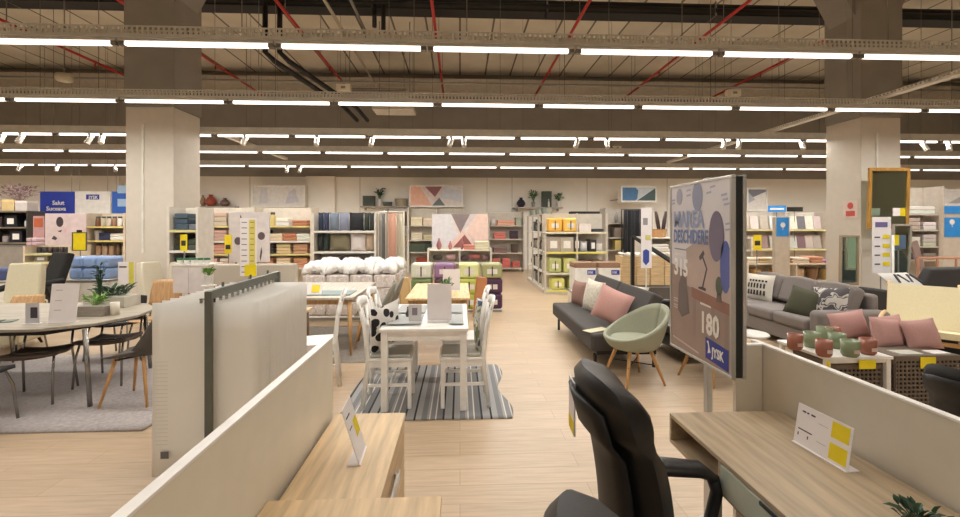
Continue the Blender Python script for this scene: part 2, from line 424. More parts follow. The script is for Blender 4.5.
tag(MB().cyl((XL, 15.8, 6.15), (XR, 15.8, 6.15), 0.05, n=8).build('conduit_pipe', BLACK, smooth=True), 'black pipe crossing close to the back wall high up', 'pipe')
tag(MB().cyl((-2.6, 6, 6.0), (-2.6, 13.9, 6.0), 0.035, n=8).build('conduit_pipe', mat((170, 160, 145), 0.5), smooth=True), 'pale grey pipe running lengthwise left of the middle red pipe', 'pipe')
tag(MB().cyl((-2.15, 6, 6.1), (-2.15, 11.5, 6.1), 0.03, n=8).build('conduit_pipe', GREYM, smooth=True), 'short dull grey pipe beside the pale lengthwise one', 'pipe')
for i, dx in enumerate((0.0, 0.32)):
    pts = [(-4.35 + dx, 10.15, 6.62), (-4.35 + dx, 10.15, 5.55), (-4.2 + dx, 10.3, 5.4), (-3.6 + dx, 11.4, 5.1), (-3.2 + dx, 12.4, 4.95), (-3.2 + dx, 14, 4.95)]
    tag(MB().tube(pts, 0.06, 8).build('drain_pipe', BLACK, smooth=True), '%s black pipe dropping from the cable bundle and bending away' % ('left' if i == 0 else 'right'), 'pipe')
for i, px in enumerate((374, 383)):
    x = AX(px, 10.1); tag(MB().cyl((x, 10.15, 6.65), (x, 10.15, 6.15 - 0.1 * i), 0.05, n=8).build('cable_drop', BLACK, smooth=True), '%s short black stub hanging from the middle of the cable bundle' % ('left' if i == 0 else 'right'), 'cable')
# air handler
x0, x1 = AX(340, 14), AX(409, 14)
t = thing('air_conditioner', 'wide pale air unit hung high before the back wall', 'air conditioner', ((x0 + x1) / 2, 14, 5.5))
MB().box(x0, x1, 14, 14.9, 5.72, 6.0).build('casing', mat((200, 194, 182), 0.5), t, w=True, bevel=0.03)
for k in range(4): MB().box(x0 + 0.1, x1 - 0.1, 13.985, 14.01, 5.76 + k * 0.055, 5.785 + k * 0.055).build('louvre', mat((150, 145, 136), 0.5), t, w=True)
for x in (x0 + 0.2, x1 - 0.2): MB().cyl((x, 14.4, 6.0), (x, 14.4, ZC), 0.012, n=6).build('hanger_rod', GREYM, t, w=True)
x0, x1 = AX(372, 12.3), AX(414, 12.3)
t = thing('air_conditioner', 'smaller pale flat air unit just above the third light row', 'air conditioner', ((x0 + x1) / 2, 12.3, 4.85))
MB().box(x0, x1, 12.25, 12.95, 4.85, 4.96).build('casing', mat((205, 198, 186), 0.5), t, w=True, bevel=0.02)
for x in (x0 + 0.15, x1 - 0.15): MB().cyl((x, 12.6, 4.96), (x, 12.6, ZC), 0.012, n=6).build('hanger_rod', GREYM, t, w=True)
x = AX(60, 9.5)
t = thing('projector', 'small pale round ceiling fixture above the left light rows', 'fixture', (x, 9.6, 4.0))
MB().lathe([(0.01, 0), (0.13, 0.01), (0.16, 0.08), (0.13, 0.16), (0.02, 0.18)], (x, 9.6, 4.65), 16).build('housing', mat((190, 182, 160), 0.4), t, w=True, smooth=True)
MB().cyl((x, 9.6, 4.82), (x, 9.6, ZC), 0.012, n=6).build('stem', GREYM, t, w=True)
for i, (px, py, Y) in enumerate(((64 + 280, 96, 6.5), (617, 153, 11.2), (733, 103, 6.5))):
    x, z = A(px, py, Y)
    t = thing('junction_box', 'cream junction box on the %s' % ('tray above the pillow rack', 'fourth light row right of centre', 'second light row, right half')[i], 'junction box', (x, Y, TZ + 0.17))
    MB().box(x - 0.1, x + 0.1, Y - 0.05, Y + 0.05, TZ + 0.17, TZ + 0.27).build('cover', CREAM, t, w=True, bevel=0.01)
    MB().box(x - 0.03, x + 0.03, Y - 0.058, Y - 0.05, TZ + 0.2, TZ + 0.23).build('latch', GREYM, t, w=True)
# ================================================================ FOREGROUND
PANEL = mat((216, 208, 192), 0.4, var=0.02)
def card_text(parent, x0, x1, z0, z1, y, rows, m=TXT, M=None):
    """short dark bars standing for print too small to read, on a card facing -Y"""
    for (u0, u1, v, h) in rows:
        b = MB().box(x0 + (x1 - x0) * u0, x0 + (x1 - x0) * u1, y - 0.0015, y, z0 + (z1 - z0) * v, z0 + (z1 - z0) * (v + h))
        b.build('printed_line', m, parent)
# left partition
t = thing('desk_partition', 'low off-white partition panel behind the left oak desks', 'partition', (-0.63, 1.3, 0))
MB().box(-0.645, -0.62, 0.3, 2.2, 0, 1.112).build('panel', mat((234, 227, 210), 0.4, var=0.02), t, w=True)  # same panel as on the right, its brighter light put into the colour
MB().box(-0.648, -0.617, 0.3, 2.203, 1.112, 1.122).build('edge_strip', mat((246, 242, 236), 0.3), t, w=True, bevel=0.002)
# left far desk: an oak chest-desk
t = thing('oak_desk', 'pale oak desk with drawers against the left partition, farther one', 'desk', (-0.43, 1.83, 0))
MB().box(-0.60, -0.265, 1.46, 2.185, 0.725, 0.75).build('desktop', OAKY, t, w=True, bevel=0.002)
MB().box(-0.60, -0.29, 1.47, 2.18, 0.06, 0.7245).build('carcass', OAKZ, t, w=True)
MB().box(-0.59, -0.30, 1.49, 2.16, 0, 0.06).build('plinth', mat((140, 110, 74), 0.6), t, w=True)
for i in range(3):
    d = MB().box(-0.29, -0.270, 1.475, 2.178, 0.08 + i * 0.215, 0.285 + i * 0.215).build('drawer', OAKY, t, w=True, bevel=0.002)
    h = MB(); h.box(-0.258, -0.248, 1.56, 1.86, 0.18 + i * 0.215, 0.22 + i * 0.215)
    for yy in (1.57, 1.84): h.box(-0.27, -0.258, yy, yy + 0.012, 0.19 + i * 0.215, 0.21 + i * 0.215)
    h.build('handle', ALU, d, w=True)
# left near desk
t = thing('oak_desk', 'pale oak desk at the bottom edge, nearer and wider than its neighbour', 'desk', (-0.35, 1.0, 0))
MB().box(-0.615, -0.06, 0.45, 1.455, 0.755, 0.78).build('desktop', OAKY, t, w=True, bevel=0.002)
for y in (0.46, 1.42): MB().box(-0.60, -0.08, y, y + 0.025, 0, 0.755).build('side_panel', OAKZ, t, w=True)
MB().box(-0.60, -0.585, 0.485, 1.42, 0.4, 0.755).build('back_panel', OAKY, t, w=True)
# card on left far desk, seen almost edge-on
def price_stand(name, label, x, y, z, rz, w, h, tilt, group=None):
    t = thing(name, label, 'price sign', (x, y, z), rz, group)
    return t
t = price_stand('price_stand', 'folded white price card seen edge-on upon the farther left desk', -0.385, 1.78, 0.75, math.radians(93), .15, .2, .2)
R_ = Euler((-0.25, 0, 0)).to_matrix().to_4x4()
def carded(t, w, h, M, yel, lines):
    b = MB().prism([(-w / 2, 0), (w / 2, 0), (w / 2, h), (-w / 2, h)], -0.0015, 0.0015, M); b.build('card', PAPER, t)
    for (u0, u1, v0, v1) in yel:
        MB().prism([(w * (u0 - .5), h * v0), (w * (u1 - .5), h * v0), (w * (u1 - .5), h * v1), (w * (u0 - .5), h * v1)], 0.0016, 0.0024, M).build('yellow_tag', YEL, t)
    for (u0, u1, v0, v1) in lines:
        MB().prism([(w * (u0 - .5), h * v0), (w * (u1 - .5), h * v0), (w * (u1 - .5), h * v1), (w * (u0 - .5), h * v1)], 0.0016, 0.002, M).build('printed_line', TXT, t)
CM = Euler((PI / 2 - 0.3, 0, 0)).to_matrix().to_4x4()
carded(t, 0.15, 0.22, CM, [(0.55, 0.95, 0.35, 0.66)], [(0.1, 0.5, 0.8, 0.83), (0.1, 0.4, 0.6, 0.62)])
MB().box(-0.075, 0.075, -0.005, 0.045, 0.0, 0.004).build('foot', PAPER, t)

# right desk
OAKG = mat((178, 158, 130), 0.5, 'woody')
t = thing('oak_desk', 'grey-oak desk with open slot and pale green drawer at right', 'desk', (1.3, 1.3, 0))
X0, X1, Y0, Y1 = 1.02, 1.575, 0.35, 2.125
MB().box(X0, X1, Y0, Y1, 0.732, 0.75).build('desktop', OAKG, t, w=True, bevel=0.0015)
MB().box(X0, X1, Y0, Y1, 0.61, 0.626).build('underboard', OAKG, t, w=True)
MB().box(X0, X1, Y1 - 0.016, Y1, 0.626, 0.732).build('end_panel', OAKG, t, w=True)
MB().box(X0, X1, Y0, Y0 + 0.016, 0.626, 0.732).build('end_panel', OAKG, t, w=True)
MB().box(X1 - 0.016, X1, Y0 + .016, Y1 - .016, 0.626, 0.732).build('back_panel', OAKG, t, w=True)
MB().box(X0, X1 - .016, 1.70, 1.716, 0.626, 0.732).build('divider', OAKG, t, w=True)
d = MB().box(X0 - 0.004, X0 + 0.014, 1.08, 1.695, 0.622, 0.728).build('drawer', mat((182, 188, 172), 0.4), t, w=True, bevel=0.001)
MB().box(X0 - 0.006, X0 + 0.002, 1.33, 1.47, 0.712, 0.7285).build('finger_notch', BLACK, d, w=True, bevel=0.004)
d = MB().box(X0 - 0.004, X0 + 0.014, 0.38, 1.07, 0.622, 0.728).build('drawer', mat((182, 188, 172), 0.4), t, w=True, bevel=0.001)
for (x, y) in ((X0 + 0.035, 1.80), (X1 - 0.05, 1.80), (X0 + 0.03, 0.5), (X1 - 0.05, 0.5)):
    MB().box(x - 0.02, x + 0.02, y - 0.02, y + 0.02, 0, 0.61).build('leg', ALU, t, w=True)
# right partition: side panel and an end panel across
t = thing('desk_partition', 'low off-white partition panel behind the right grey-oak desk', 'partition', (1.6, 1.3, 0))
MB().box(1.592, 1.617, 0.3, 2.37, 0, 1.03).build('panel', PANEL, t, w=True)
MB().box(1.589, 1.62, 0.3, 2.373, 1.03, 1.04).build('edge_strip', mat((246, 242, 236), 0.3), t, w=True, bevel=0.002)
t = thing('desk_partition', 'short off-white end panel closing the far end of the right desk', 'partition', (1.47, 2.3, 0))
MB().box(1.445, 1.587, 2.27, 2.295, 0, 1.03).build('panel', PANEL, t, w=True)
MB().box(1.445, 1.587, 2.267, 2.298, 1.03, 1.04).build('edge_strip', mat((246, 242, 236), 0.3), t, w=True, bevel=0.002)
# price card on right desk
t = thing('price_stand', 'white price card with two yellow squares on the right desk', 'price sign', (1.42, 1.70, 0.75), math.radians(-86))
w, h = 0.245, 0.16
CM = Matrix.Translation((0, 0, 0.004)) @ Euler((PI / 2 - 0.16, 0, 0)).to_matrix().to_4x4()
carded(t, w, h, CM, [(0.66, 0.96, 0.57, 0.95), (0.66, 0.96, 0.06, 0.44)], [(0.1, 0.17, 0.82, 0.86), (0.19, 0.23, 0.82, 0.86), (0.27, 0.35, 0.82, 0.86), (0.06, 0.33, 0.36, 0.39), (0.06, 0.08, 0.2, 0.28), (0.25, 0.27, 0.2, 0.28), (0.42, 0.6, 0.72, 0.725), (0.42, 0.6, 0.28, 0.285), (0.76, 0.86, 0.68, 0.7), (0.76, 0.86, 0.2, 0.22)])
MB().box(-w / 2, w / 2, -0.01, 0.05, 0, 0.0035).build('foot', PAPER, t)
# plant at the bottom right corner
def leaf_cluster(n, r, h, ll, lw, seed, m=8):
    rnd = random.Random(seed); b = MB()
    for i in range(n):
        a = rnd.uniform(0, 2 * PI); rr = r * rnd.uniform(0.1, 1); z = h * rnd.uniform(0.35, 1)
        p = Vector((rr * math.cos(a) * 0.7, rr * math.sin(a) * 0.7, z)); a2 = a + rnd.uniform(-0.7, 0.7); up = rnd.uniform(0.0, 1.1)
        d = Vector((math.cos(a2) * math.cos(up), math.sin(a2) * math.cos(up), math.sin(up))); s = d.cross(Vector((0, 0, 1)))
        s = s.normalized() if s.length > 0.01 else Vector((1, 0, 0)); k = ll * rnd.uniform(0.7, 1.2); nrm = s.cross(d) * k * 0.12
        vs = [p, p + d * k * 0.35 + s * lw / 2 + nrm, p + d * k * 0.7 + s * lw * 0.4 + nrm, p + d * k - nrm * 0.6, p + d * k * 0.7 - s * lw * 0.4 + nrm, p + d * k * 0.35 - s * lw / 2 + nrm, p + d * k * 0.35, p + d * k * 0.7]
        b.add(vs, [(0, 1, 6), (0, 6, 5), (1, 2, 7, 6), (6, 7, 4, 5), (2, 3, 7), (7, 3, 4)])
        b.tube([(p.x * 0.15, p.y * 0.15, 0), (p.x * 0.5, p.y * 0.5, z * 0.55), tuple(p)], 0.0022, 4)
    return b
GRN = mat((70, 112, 58), 0.5, var=0.2, scale=20); GRNL = mat((110, 158, 60), 0.5, var=0.2, scale=20); GRND = mat((52, 84, 56), 0.5, var=0.2, scale=20)
def potted(name, label, x, y, z, pr, ph, potm, n, lr, lh, ll, lw, seed, leafm=GRN, cat='plant', square=False, group=None):
    t = thing(name, label, cat, (x, y, z), 0, group)
    if square: MB().box(-pr, pr, -pr * 0.6, pr * 0.6, 0, ph).build('pot', potm, t, bevel=0.004)
    else: MB().lathe([(pr * 0.72, 0), (pr, ph), (pr * 0.9, ph), (pr * 0.85, ph * 0.85)], (0, 0, 0), 16).build('pot', potm, t, smooth=False)
    b = leaf_cluster(n, lr, lh, ll, lw, seed); b.v = [(a, c, d + ph * 0.85) for a, c, d in b.v]
    b.build('foliage', leafm, t)
    return t
x, y = G(936, 516, 0.78)
potted('potted_plant', 'small dark green plant at the bottom right corner of the desk', 1.345, 1.25, 0.75, 0.035, 0.04, mat((120, 120, 112), 0.6), 34, 0.085, 0.03, 0.045, 0.018, 3, GRND)

# ---------------------------------------------------------------- hanging samples on a steel frame
t = thing('sample_rack', 'dark grey steel rack holding hanging white sample sheets', 'display rack', (-1.63, 3.4, 0))
STEEL = mat((104, 106, 98), 0.45, metal=0.3)
MB().box(-1.60, -1.555, 2.86, 2.885, 0, 1.25).build('post', STEEL, t, w=True, bevel=0.003)
MB().box(-1.66, -1.615, 4.06, 4.085, 0, 1.25).build('post', STEEL, t, w=True, bevel=0.003)
M_ = MB()
M_.add([(-1.60, 2.885, 1.195), (-1.57, 2.885, 1.195), (-1.66, 4.06, 1.195), (-1.63, 4.06, 1.195), (-1.60, 2.885, 1.25), (-1.57, 2.885, 1.25), (-1.66, 4.06, 1.25), (-1.63, 4.06, 1.25)],
       [(0, 1, 3, 2), (4, 6, 7, 5), (0, 4, 5, 1), (2, 3, 7, 6), (0, 2, 6, 4), (1, 5, 7, 3)])
M_.build('top_rail', STEEL, t, w=True)
for yy in (2.87, 4.07): MB().box(-1.85, -1.35, yy - 0.02, yy + 0.02, 0.0, 0.03).build('foot', STEEL, t, w=True)
for i, yy in enumerate((3.1, 3.55, 3.9)):
    MB().cyl((-1.6 - 0.05 * (yy - 2.9), yy, 1.25), (-1.6 - 0.05 * (yy - 2.9), yy, 1.28), 0.008, n=6).build('knob', STEEL, t, w=True)
SHEET = mat((240, 237, 230), 0.5, var=0.015, scale=2)
for i in range(13):
    yy = 2.93 + i * 0.086; xc = -1.615 - 0.055 * (yy - 2.9)
    st = thing('sample_sheet', ('foremost white hanging sample sheet, printed strip down its left edge' if i == 0 else 'plain white hanging sample sheet, %s behind the foremost in the steel rack' % ORD[i - 1]), 'hanging sheet', (xc, yy, 0), random.uniform(-0.02, 0.02), 'white sample sheets on the steel rack')
    wv = random.uniform(-0.012, 0.012)
    b = MB().surf(lambda u, v: ((u - 0.5) * 0.66 + wv, 0.006 * math.sin(u * 7 + i), 0.06 + v * 1.11), 10, 6, 0.003)
    b.build('sheet', SHEET, st, smooth=True)
    h = MB()
    for hx in (-0.2, 0, 0.2) if False else (-0.04, 0.04):
        h.box(hx - 0.008, hx + 0.008, -0.004, 0.004, 1.165, 1.195)
    h.box(-0.05, 0.05, -0.004, 0.004, 1.187, 1.194)
    h.build('hook', CHROME, st)
    if i == 0:
        for k in range(22): MB().box(-0.315, -0.24, -0.0095, -0.0085, 0.27 + k * 0.025, 0.2715 + k * 0.025).build('printed_line', mat((196, 190, 184), 0.6), st)
        MB().box(-0.285, -0.235, -0.0095, -0.0085, 0.18, 0.225).build('printed_mark', mat((110, 108, 106), 0.6), st)

# ---------------------------------------------------------------- promotional sign
t = thing('promo_sign', 'large double-sided advertising sign on a steel post, balloons and prices', 'sign', (1.40, 2.5, 0))
SX, YN, YFAR, ZB, ZT = 1.355, 2.17, 2.80, 0.905, 1.905
def sgn(u, v): return (YFAR - (YFAR - YN) * u, ZB + (ZT - ZB) * v)
fr = MB()
for (y0, y1, z0, z1) in ((YN - .012, YFAR + .012, ZT - .004, ZT + .012), (YN - .012, YFAR + .012, ZB - .012, ZB + .004), (YN - .012, YN + .006, ZB + .004, ZT - .004), (YFAR - .006, YFAR + .012, ZB + .004, ZT - .004)):
    fr.box(SX - 0.004, SX + 0.02, y0, y1, z0, z1)
fr.build('front_frame', ALU, t, w=True, bevel=0.003)
fr2 = MB()
for (y0, y1, z0, z1) in ((YN - .012, YFAR + .012, ZT - .004, ZT + .012), (YN - .012, YFAR + .012, ZB - .012, ZB + .004), (YN - .012, YN + .006, ZB + .004, ZT - .004), (YFAR - .006, YFAR + .012, ZB + .004, ZT - .004)):
    fr2.box(SX + 0.055, SX + 0.075, y0, y1, z0, z1)
fr2.build('rear_frame', ALU, t, w=True, bevel=0.003)
MB().box(SX + 0.02, SX + 0.055, YN - 0.006, YFAR + 0.006, ZB - 0.006, ZT + 0.006).build('core_panel', mat((26, 30, 28), 0.5), t, w=True)
MB().box(SX + 0.062, SX + 0.072, YN, YFAR, ZB, ZT).build('rear_poster', PAPER, t, w=True)
poster = MB().box(SX + 0.001, SX + 0.008, YN + .004, YFAR - .004, ZB + .002, ZT - .002).build('poster', mat((230, 226, 232), 0.35, var=0.04, scale=3), t, w=True)
MB().box(1.377, 1.408, 2.42, 2.46, 0, 1.93).build('post', ALU, t, w=True, bevel=0.003)
MB().lathe([(0.045, 0), (0.045, 0.012), (0.03, 0.02)], (1.3925, 2.44, 0), 24).build('base_plate', ALU, t, w=True)
def quad(us, m, name, lift=0.0008, par=None):
    """flat print on the sign face, (u, v) polygon"""
    b = MB(); n = len(us); pts = [sgn(u, v) for u, v in us]
    vs = [(SX + 0.001 - lift, y, z) for y, z in pts] + [(SX + 0.001, y, z) for y, z in pts]
    b.add(vs, [tuple(range(n)), tuple(range(2 * n - 1, n - 1, -1))] + [(i, i + n, (i + 1) % n + n, (i + 1) % n) for i in range(n)])
    return b.build(name, m, par or poster, w=True)
def ell(cu, cv, ru, rv, n=24): return [(cu + ru * math.cos(2 * PI * k / n), cv + rv * math.sin(2 * PI * k / n)) for k in range(n)]
MAUVE = mat((150, 128, 120), 0.4, var=0.03); 
quad([(0.0, 0.0), (1, 0.0), (1, 0.40), (0, 0.52)], mat((158, 136, 126), 0.4, var=0.08, scale=4), 'printed_ground')
quad([(0.32, 0.40), (1, 0.36), (1, 0.62), (0.62, 0.70), (0.30, 0.62)], mat((196, 176, 168), 0.4), 'printed_room', 0.0012)
quad([(0.40, 0.34), (1, 0.30), (1, 0.36), (0.40, 0.40)], mat((150, 106, 92), 0.4), 'printed_desk', 0.0016)
for a_, b_ in ((0.42, 0.47), (0.72, 0.77), (0.92, 0.96)): quad([(a_, 0.12), (b_, 0.12), (b_, 0.35), (a_, 0.35)], MAUVE, 'printed_desk_leg', 0.0014)
quad([(0.14, 0.24), (0.22, 0.20), (0.36, 0.24), (0.34, 0.30), (0.30, 0.44), (0.22, 0.46), (0.16, 0.40)], mat((112, 100, 98), 0.4), 'printed_chair', 0.0018)
quad([(0.52, 0.40), (0.64, 0.395), (0.64, 0.41), (0.60, 0.415), (0.665, 0.52), (0.60, 0.585), (0.62, 0.60), (0.60, 0.62), (0.53, 0.58), (0.545, 0.56), (0.585, 0.575), (0.645, 0.52), (0.58, 0.415), (0.52, 0.41)], mat((70, 66, 70), 0.4), 'printed_lamp', 0.002)
quad(ell(0.84, 0.44, 0.05, 0.05), mat((84, 96, 74), 0.4), 'printed_plant', 0.002)
quad([(0.80, 0.355), (0.88, 0.355), (0.87, 0.40), (0.81, 0.40)], mat((110, 96, 90), 0.4), 'printed_pot', 0.002)
for (cu, cv, ru, rv, c) in ((0.17, 0.935, 0.055, 0.05, (184, 184, 208)), (0.5, 0.925, 0.085, 0.085, (150, 156, 186)), (0.8, 0.70, 0.11, 0.135, (122, 112, 138)), (0.93, 0.545, 0.075, 0.135, (84, 100, 176))):
    quad([(u, min(v, 0.995)) for u, v in ell(cu, cv, ru, rv)], mat(c, 0.3), 'printed_balloon', 0.0022)
LAV = mat((182, 188, 214), 0.4)
for (u, v) in ((0.0, 0.89), (0.0, 0.91), (0.3, 0.93), (0.3, 0.96), (0.64, 0.93), (0.70, 0.96), (0.86, 0.91), (0.88, 0.885), (0.9, 0.86), (0.92, 0.76), (0.92, 0.73)):
    quad([(u + 0.01, v), (u + 0.08, v + 0.004), (u + 0.08, v + 0.014), (u + 0.01, v + 0.01)], LAV, 'printed_streamer', 0.002)
def stext(body, u, v, size, m, bold=0.0, sx=1.0, nm='lettering', par=None):
    y, z = sgn(u, v)
    return text(body, size, m, par or poster, Matrix.Translation((SX + 0.001 - 0.0032, y, z)) @ Matrix.Translation(-t.location) @ Euler((PI / 2, 0, -PI / 2)).to_matrix().to_4x4(), nm, bold, 0.0002, sx=sx)
stext('MAREA', 0.06, 0.75, 0.135, mat((158, 172, 210), 0.4), 0.03, 0.80)
stext('DESCHIDERE', 0.06, 0.655, 0.11, mat((116, 138, 190), 0.4), 0.028, 0.62)
quad([(0.07, 0.61), (0.45, 0.605), (0.45, 0.613), (0.07, 0.618)], mat((150, 150, 160), 0.4), 'printed_line')
SW = mat((240, 236, 230), 0.4)
stext('315', 0.07, 0.455, 0.14, mat((250, 248, 244), 0.4), 0.035, 0.82)
quad([(0.08, 0.575), (0.25, 0.572), (0.25, 0.582), (0.08, 0.585)], SW, 'printed_line', 0.0016)
stext('180', 0.55, 0.165, 0.16, SW, 0.035, 0.78)
quad([(0.55, 0.315), (0.72, 0.31), (0.72, 0.322), (0.55, 0.327)], SW, 'printed_line', 0.0016)
for v in (0.30, 0.285, 0.26, 0.245): quad([(0.06, v), (0.30, v - 0.006), (0.30, v), (0.06, v + 0.006)], mat((200, 186, 178), 0.4), 'printed_line', 0.0016)
quad([(0.04, 0.055), (0.52, 0.028), (0.52, 0.036), (0.04, 0.063)], mat((200, 186, 178), 0.4), 'printed_line', 0.0016)
lb = quad([(0.64, 0.03), (0.97, 0.015), (0.97, 0.125), (0.64, 0.145)], mat((40, 56, 150), 0.4), 'logo_field', 0.003)
y_, z_ = sgn(0.74, 0.055)
text('JYSK', 0.07, SW, poster, Matrix.Translation((SX - 0.0028, y_, z_)) @ Matrix.Translation(-t.location) @ Euler((PI / 2, 0, -PI / 2)).to_matrix().to_4x4(), 'logo_lettering', 0.03, 0.0008, sx=0.76)
quad([(0.675, 0.06), (0.72, 0.07), (0.70, 0.10), (0.685, 0.13), (0.66, 0.125), (0.68, 0.11), (0.685, 0.09)], SW, 'logo_goose', 0.0038)

# ---------------------------------------------------------------- office chair
LEA = mat((34, 32, 31), 0.38, var=0.1, scale=25, bump=0.08)
def office_chair(label, loc, rz, m, name='office_chair'):
    """faces +X; built around its own column"""
    t = thing(name, label, 'office chair', loc, rz)
    def back(u, v):
        z = 0.50 + v * 0.70 - 0.035 * abs(2 * u - 1) ** 3.5 * v ** 3
        lean = -0.25 - 0.10 * v + 0.05 * math.sin(v * PI) - (0.03 if v > 0.75 else 0)
        hw = (0.185 + 0.03 * math.sin(min(v * 1.25, 1) * PI * 0.75)) * (0.84 + 0.16 * math.sqrt(max(0, 1 - max(0, (v - 0.82) / 0.18) ** 2)))
        a = (u - 0.5) * 2
        return lean + 0.06 * a * a * (0.6 + 0.4 * v), a * hw, z
    # padded backrest: thick closed body
    b = MB(); nu, nv = 14, 22; vs = []; 
    for side in (1, -1):
        for i in range(nu + 1):
            for j in range(nv + 1):
                u, v = i / nu, j / nv; x, y, z = back(u, v)
                e = math.sqrt(max(0, (1 - abs(2 * u - 1) ** 4) * (1 - abs(2 * v - 1) ** 8)))
                seam = 1 - 0.35 * math.exp(-((v - 0.72) / 0.025) ** 2) - 0.25 * math.exp(-((v - 0.3) / 0.025) ** 2)
                tk = (0.078 * seam + (0.045 * math.sin(PI * (v - 0.72) / 0.28) if v > 0.72 else 0) + 0.02 * math.exp(-((v - 0.2) / 0.12) ** 2)) if side > 0 else 0.03 + 0.02 * v
                vs.append((x + side * e * tk, y, z))
    fs = []; W = nv + 1; o = (nu + 1) * W
    for i in range(nu):
        for j in range(nv):
            q = (i * W + j, (i + 1) * W + j, (i + 1) * W + j + 1, i * W + j + 1); fs.append(q); fs.append(tuple(k + o for k in q[::-1]))
    b.add(vs, fs).build('backrest', m, t, smooth=True)
    MB().surf(lambda u, v: (back(u, 0.05 + v * 0.85)[0] - 0.058 - 0.012 * math.sin(PI * v), (u - 0.5) * 0.34, back(u, 0.05 + v * 0.85)[2]), 6, 12, 0.012).build('back_shell', BLACK, t, smooth=True)
    s = MB(); nu = nv = 12; vs = []; fs = []; W = nv + 1
    for side in (1, -1):
        for i in range(nu + 1):
            for j in range(nv + 1):
                u, v = i / nu * 2 - 1, j / nv * 2 - 1; e = math.sqrt(max(0, (1 - abs(u) ** 5) * (1 - abs(v) ** 5)))
                vs.append((0.0 + u * 0.25, v * 0.255, 0.455 - 0.04 * max(0, u) ** 3 + side * e * (0.055 if side > 0 else 0.04)))
    o = (nu + 1) * W
    for i in range(nu):
        for j in range(nv):
            q = (i * W + j, (i + 1) * W + j, (i + 1) * W + j + 1, i * W + j + 1); fs.append(q); fs.append(tuple(k + o for k in q[::-1]))
    s.add(vs, fs).build('seat', m, t, smooth=True)
    for sy in (-1, 1):
        MB().tube([(-0.24, sy * 0.24, 0.67), (-0.16, sy * 0.275, 0.705), (0.0, sy * 0.285, 0.715), (0.14, sy * 0.285, 0.705), (0.20, sy * 0.285, 0.67)], [0.025, 0.045, 0.05, 0.046, 0.025], 12, 0.6).build('armrest', m, t, smooth=True)
        MB().tube([(0.19, sy * 0.285, 0.675), (0.205, sy * 0.28, 0.62), (0.17, sy * 0.27, 0.50), (0.06, sy * 0.22, 0.42)], 0.024, 10).build('arm_bracket', BLACK, t, smooth=True)
    MB().cyl((0, 0, 0.13), (0, 0, 0.42), 0.03, 0.025, 12).build('gas_column', BLACK, t, smooth=True)
    for k in range(5):
        a = k * 2 * PI / 5 + 0.3
        lg = MB().tube([(0, 0, 0.14), (0.30 * math.cos(a), 0.30 * math.sin(a), 0.085)], [0.028, 0.018], 8).build('leg', BLACK, t, smooth=True)
        MB().cyl((0.31 * math.cos(a) - 0.012 * math.sin(a), 0.31 * math.sin(a) + 0.012 * math.cos(a), 0.032), (0.31 * math.cos(a) + 0.012 * math.sin(a), 0.31 * math.sin(a) - 0.012 * math.cos(a), 0.032), 0.03, n=12).build('caster', BLACK, lg)
    return t
oc = office_chair('black leather office chair with padded back between the two desks', (0.785, 1.43, 0), math.radians(-3), LEA)
tg = MB().box(-0.404, -0.399, 0.03, 0.12, 0.95, 1.13).build('price_tag', PAPER, oc)
MB().box(-0.4055, -0.404, 0.032, 0.118, 0.952, 1.0).build('yellow_strip', YEL, tg)
office_chair('dark office chair back rounding into the bottom edge, nearest to the camera', (0.53, 0.655, 0), 0, mat((52, 49, 48), 0.5, 'fabric'), 'office_chair')
# ================================================================ MIDDLE GROUND
def rug(name, label, x0, x1, y0, y1, m, wav=0.0, seed=1, th=0.012, nx=24, ny=24, rounded=0.0):
    def fn(u, v):
        x = x0 + (x1 - x0) * u; y = y0 + (y1 - y0) * v
        x += wav * math.sin(v * 9 + 0.5) * (0.3 + u)
        return x - x0, y - y0, th + 0.003 * math.sin(u * 13 + v * 5)
    o = MB().surf(fn, nx, ny, th).build(name, m, smooth=True); o.location = (x0, y0, 0)
    return tag(o, label, 'rug')
BW = pattern('stripex', [(0.0, (40, 40, 44)), (0.05, (168, 168, 168)), (0.2, (130, 131, 133)), (0.34, (164, 164, 164)), (0.40, (222, 218, 210)), (0.43, (140, 140, 143)), (0.56, (228, 224, 216)), (0.59, (128, 129, 132)), (0.75, (52, 52, 58)), (0.80, (160, 160, 160))], 0.95, name='striped_rug_cloth')
rug('striped_rug', 'black, grey and white striped rug under the white dining table', -1.06, 0.43, 3.82, 5.30, BW, 0.035)
rug('shaggy_rug', 'pale grey shaggy rug under the long grey table at left', -6.6, -2.58, 3.72, 5.9, mat((176, 168, 166), 0.95, 'fluffy', scale=14), 0.02, th=0.022, nx=40)
rug('woven_rug', 'grey-brown woven rug under the oak table behind the white chairs', -2.9, -1.1, 5.45, 7.4, mat((150, 142, 134), 0.9, 'fluffy'), 0.02)

WP = mat((246, 243, 238), 0.35)
# white dining table
t = thing('dining_table', 'white dining table with grey placemats on the striped rug', 'table', (-0.32, 4.58, 0.014))
X0, X1, Y0, Y1 = -0.715, 0.075, 3.95, 5.21
MB().box(X0, X1, Y0, Y1, 0.722, 0.75).build('tabletop', WP, t, w=True, bevel=0.004)
a = MB(); a.box(X0 + .03, X1 - .03, Y0 + .03, Y0 + .05, .64, .722).box(X0 + .03, X1 - .03, Y1 - .05, Y1 - .03, .64, .722).box(X0 + .03, X0 + .05, Y0 + .05, Y1 - .05, .64, .722).box(X1 - .05, X1 - .03, Y0 + .05, Y1 - .05, .64, .722)
a.build('apron', WP, t, w=True)
for x in (X0 + .045, X1 - .045):
    for y in (Y0 + .045, Y1 - .045):
        MB().box(x - .03, x + .03, y - .03, y + .03, 0.014, .722).build('leg', WP, t, w=True, bevel=0.003)
PM = mat((162, 163, 162), 0.7, 'fabric')
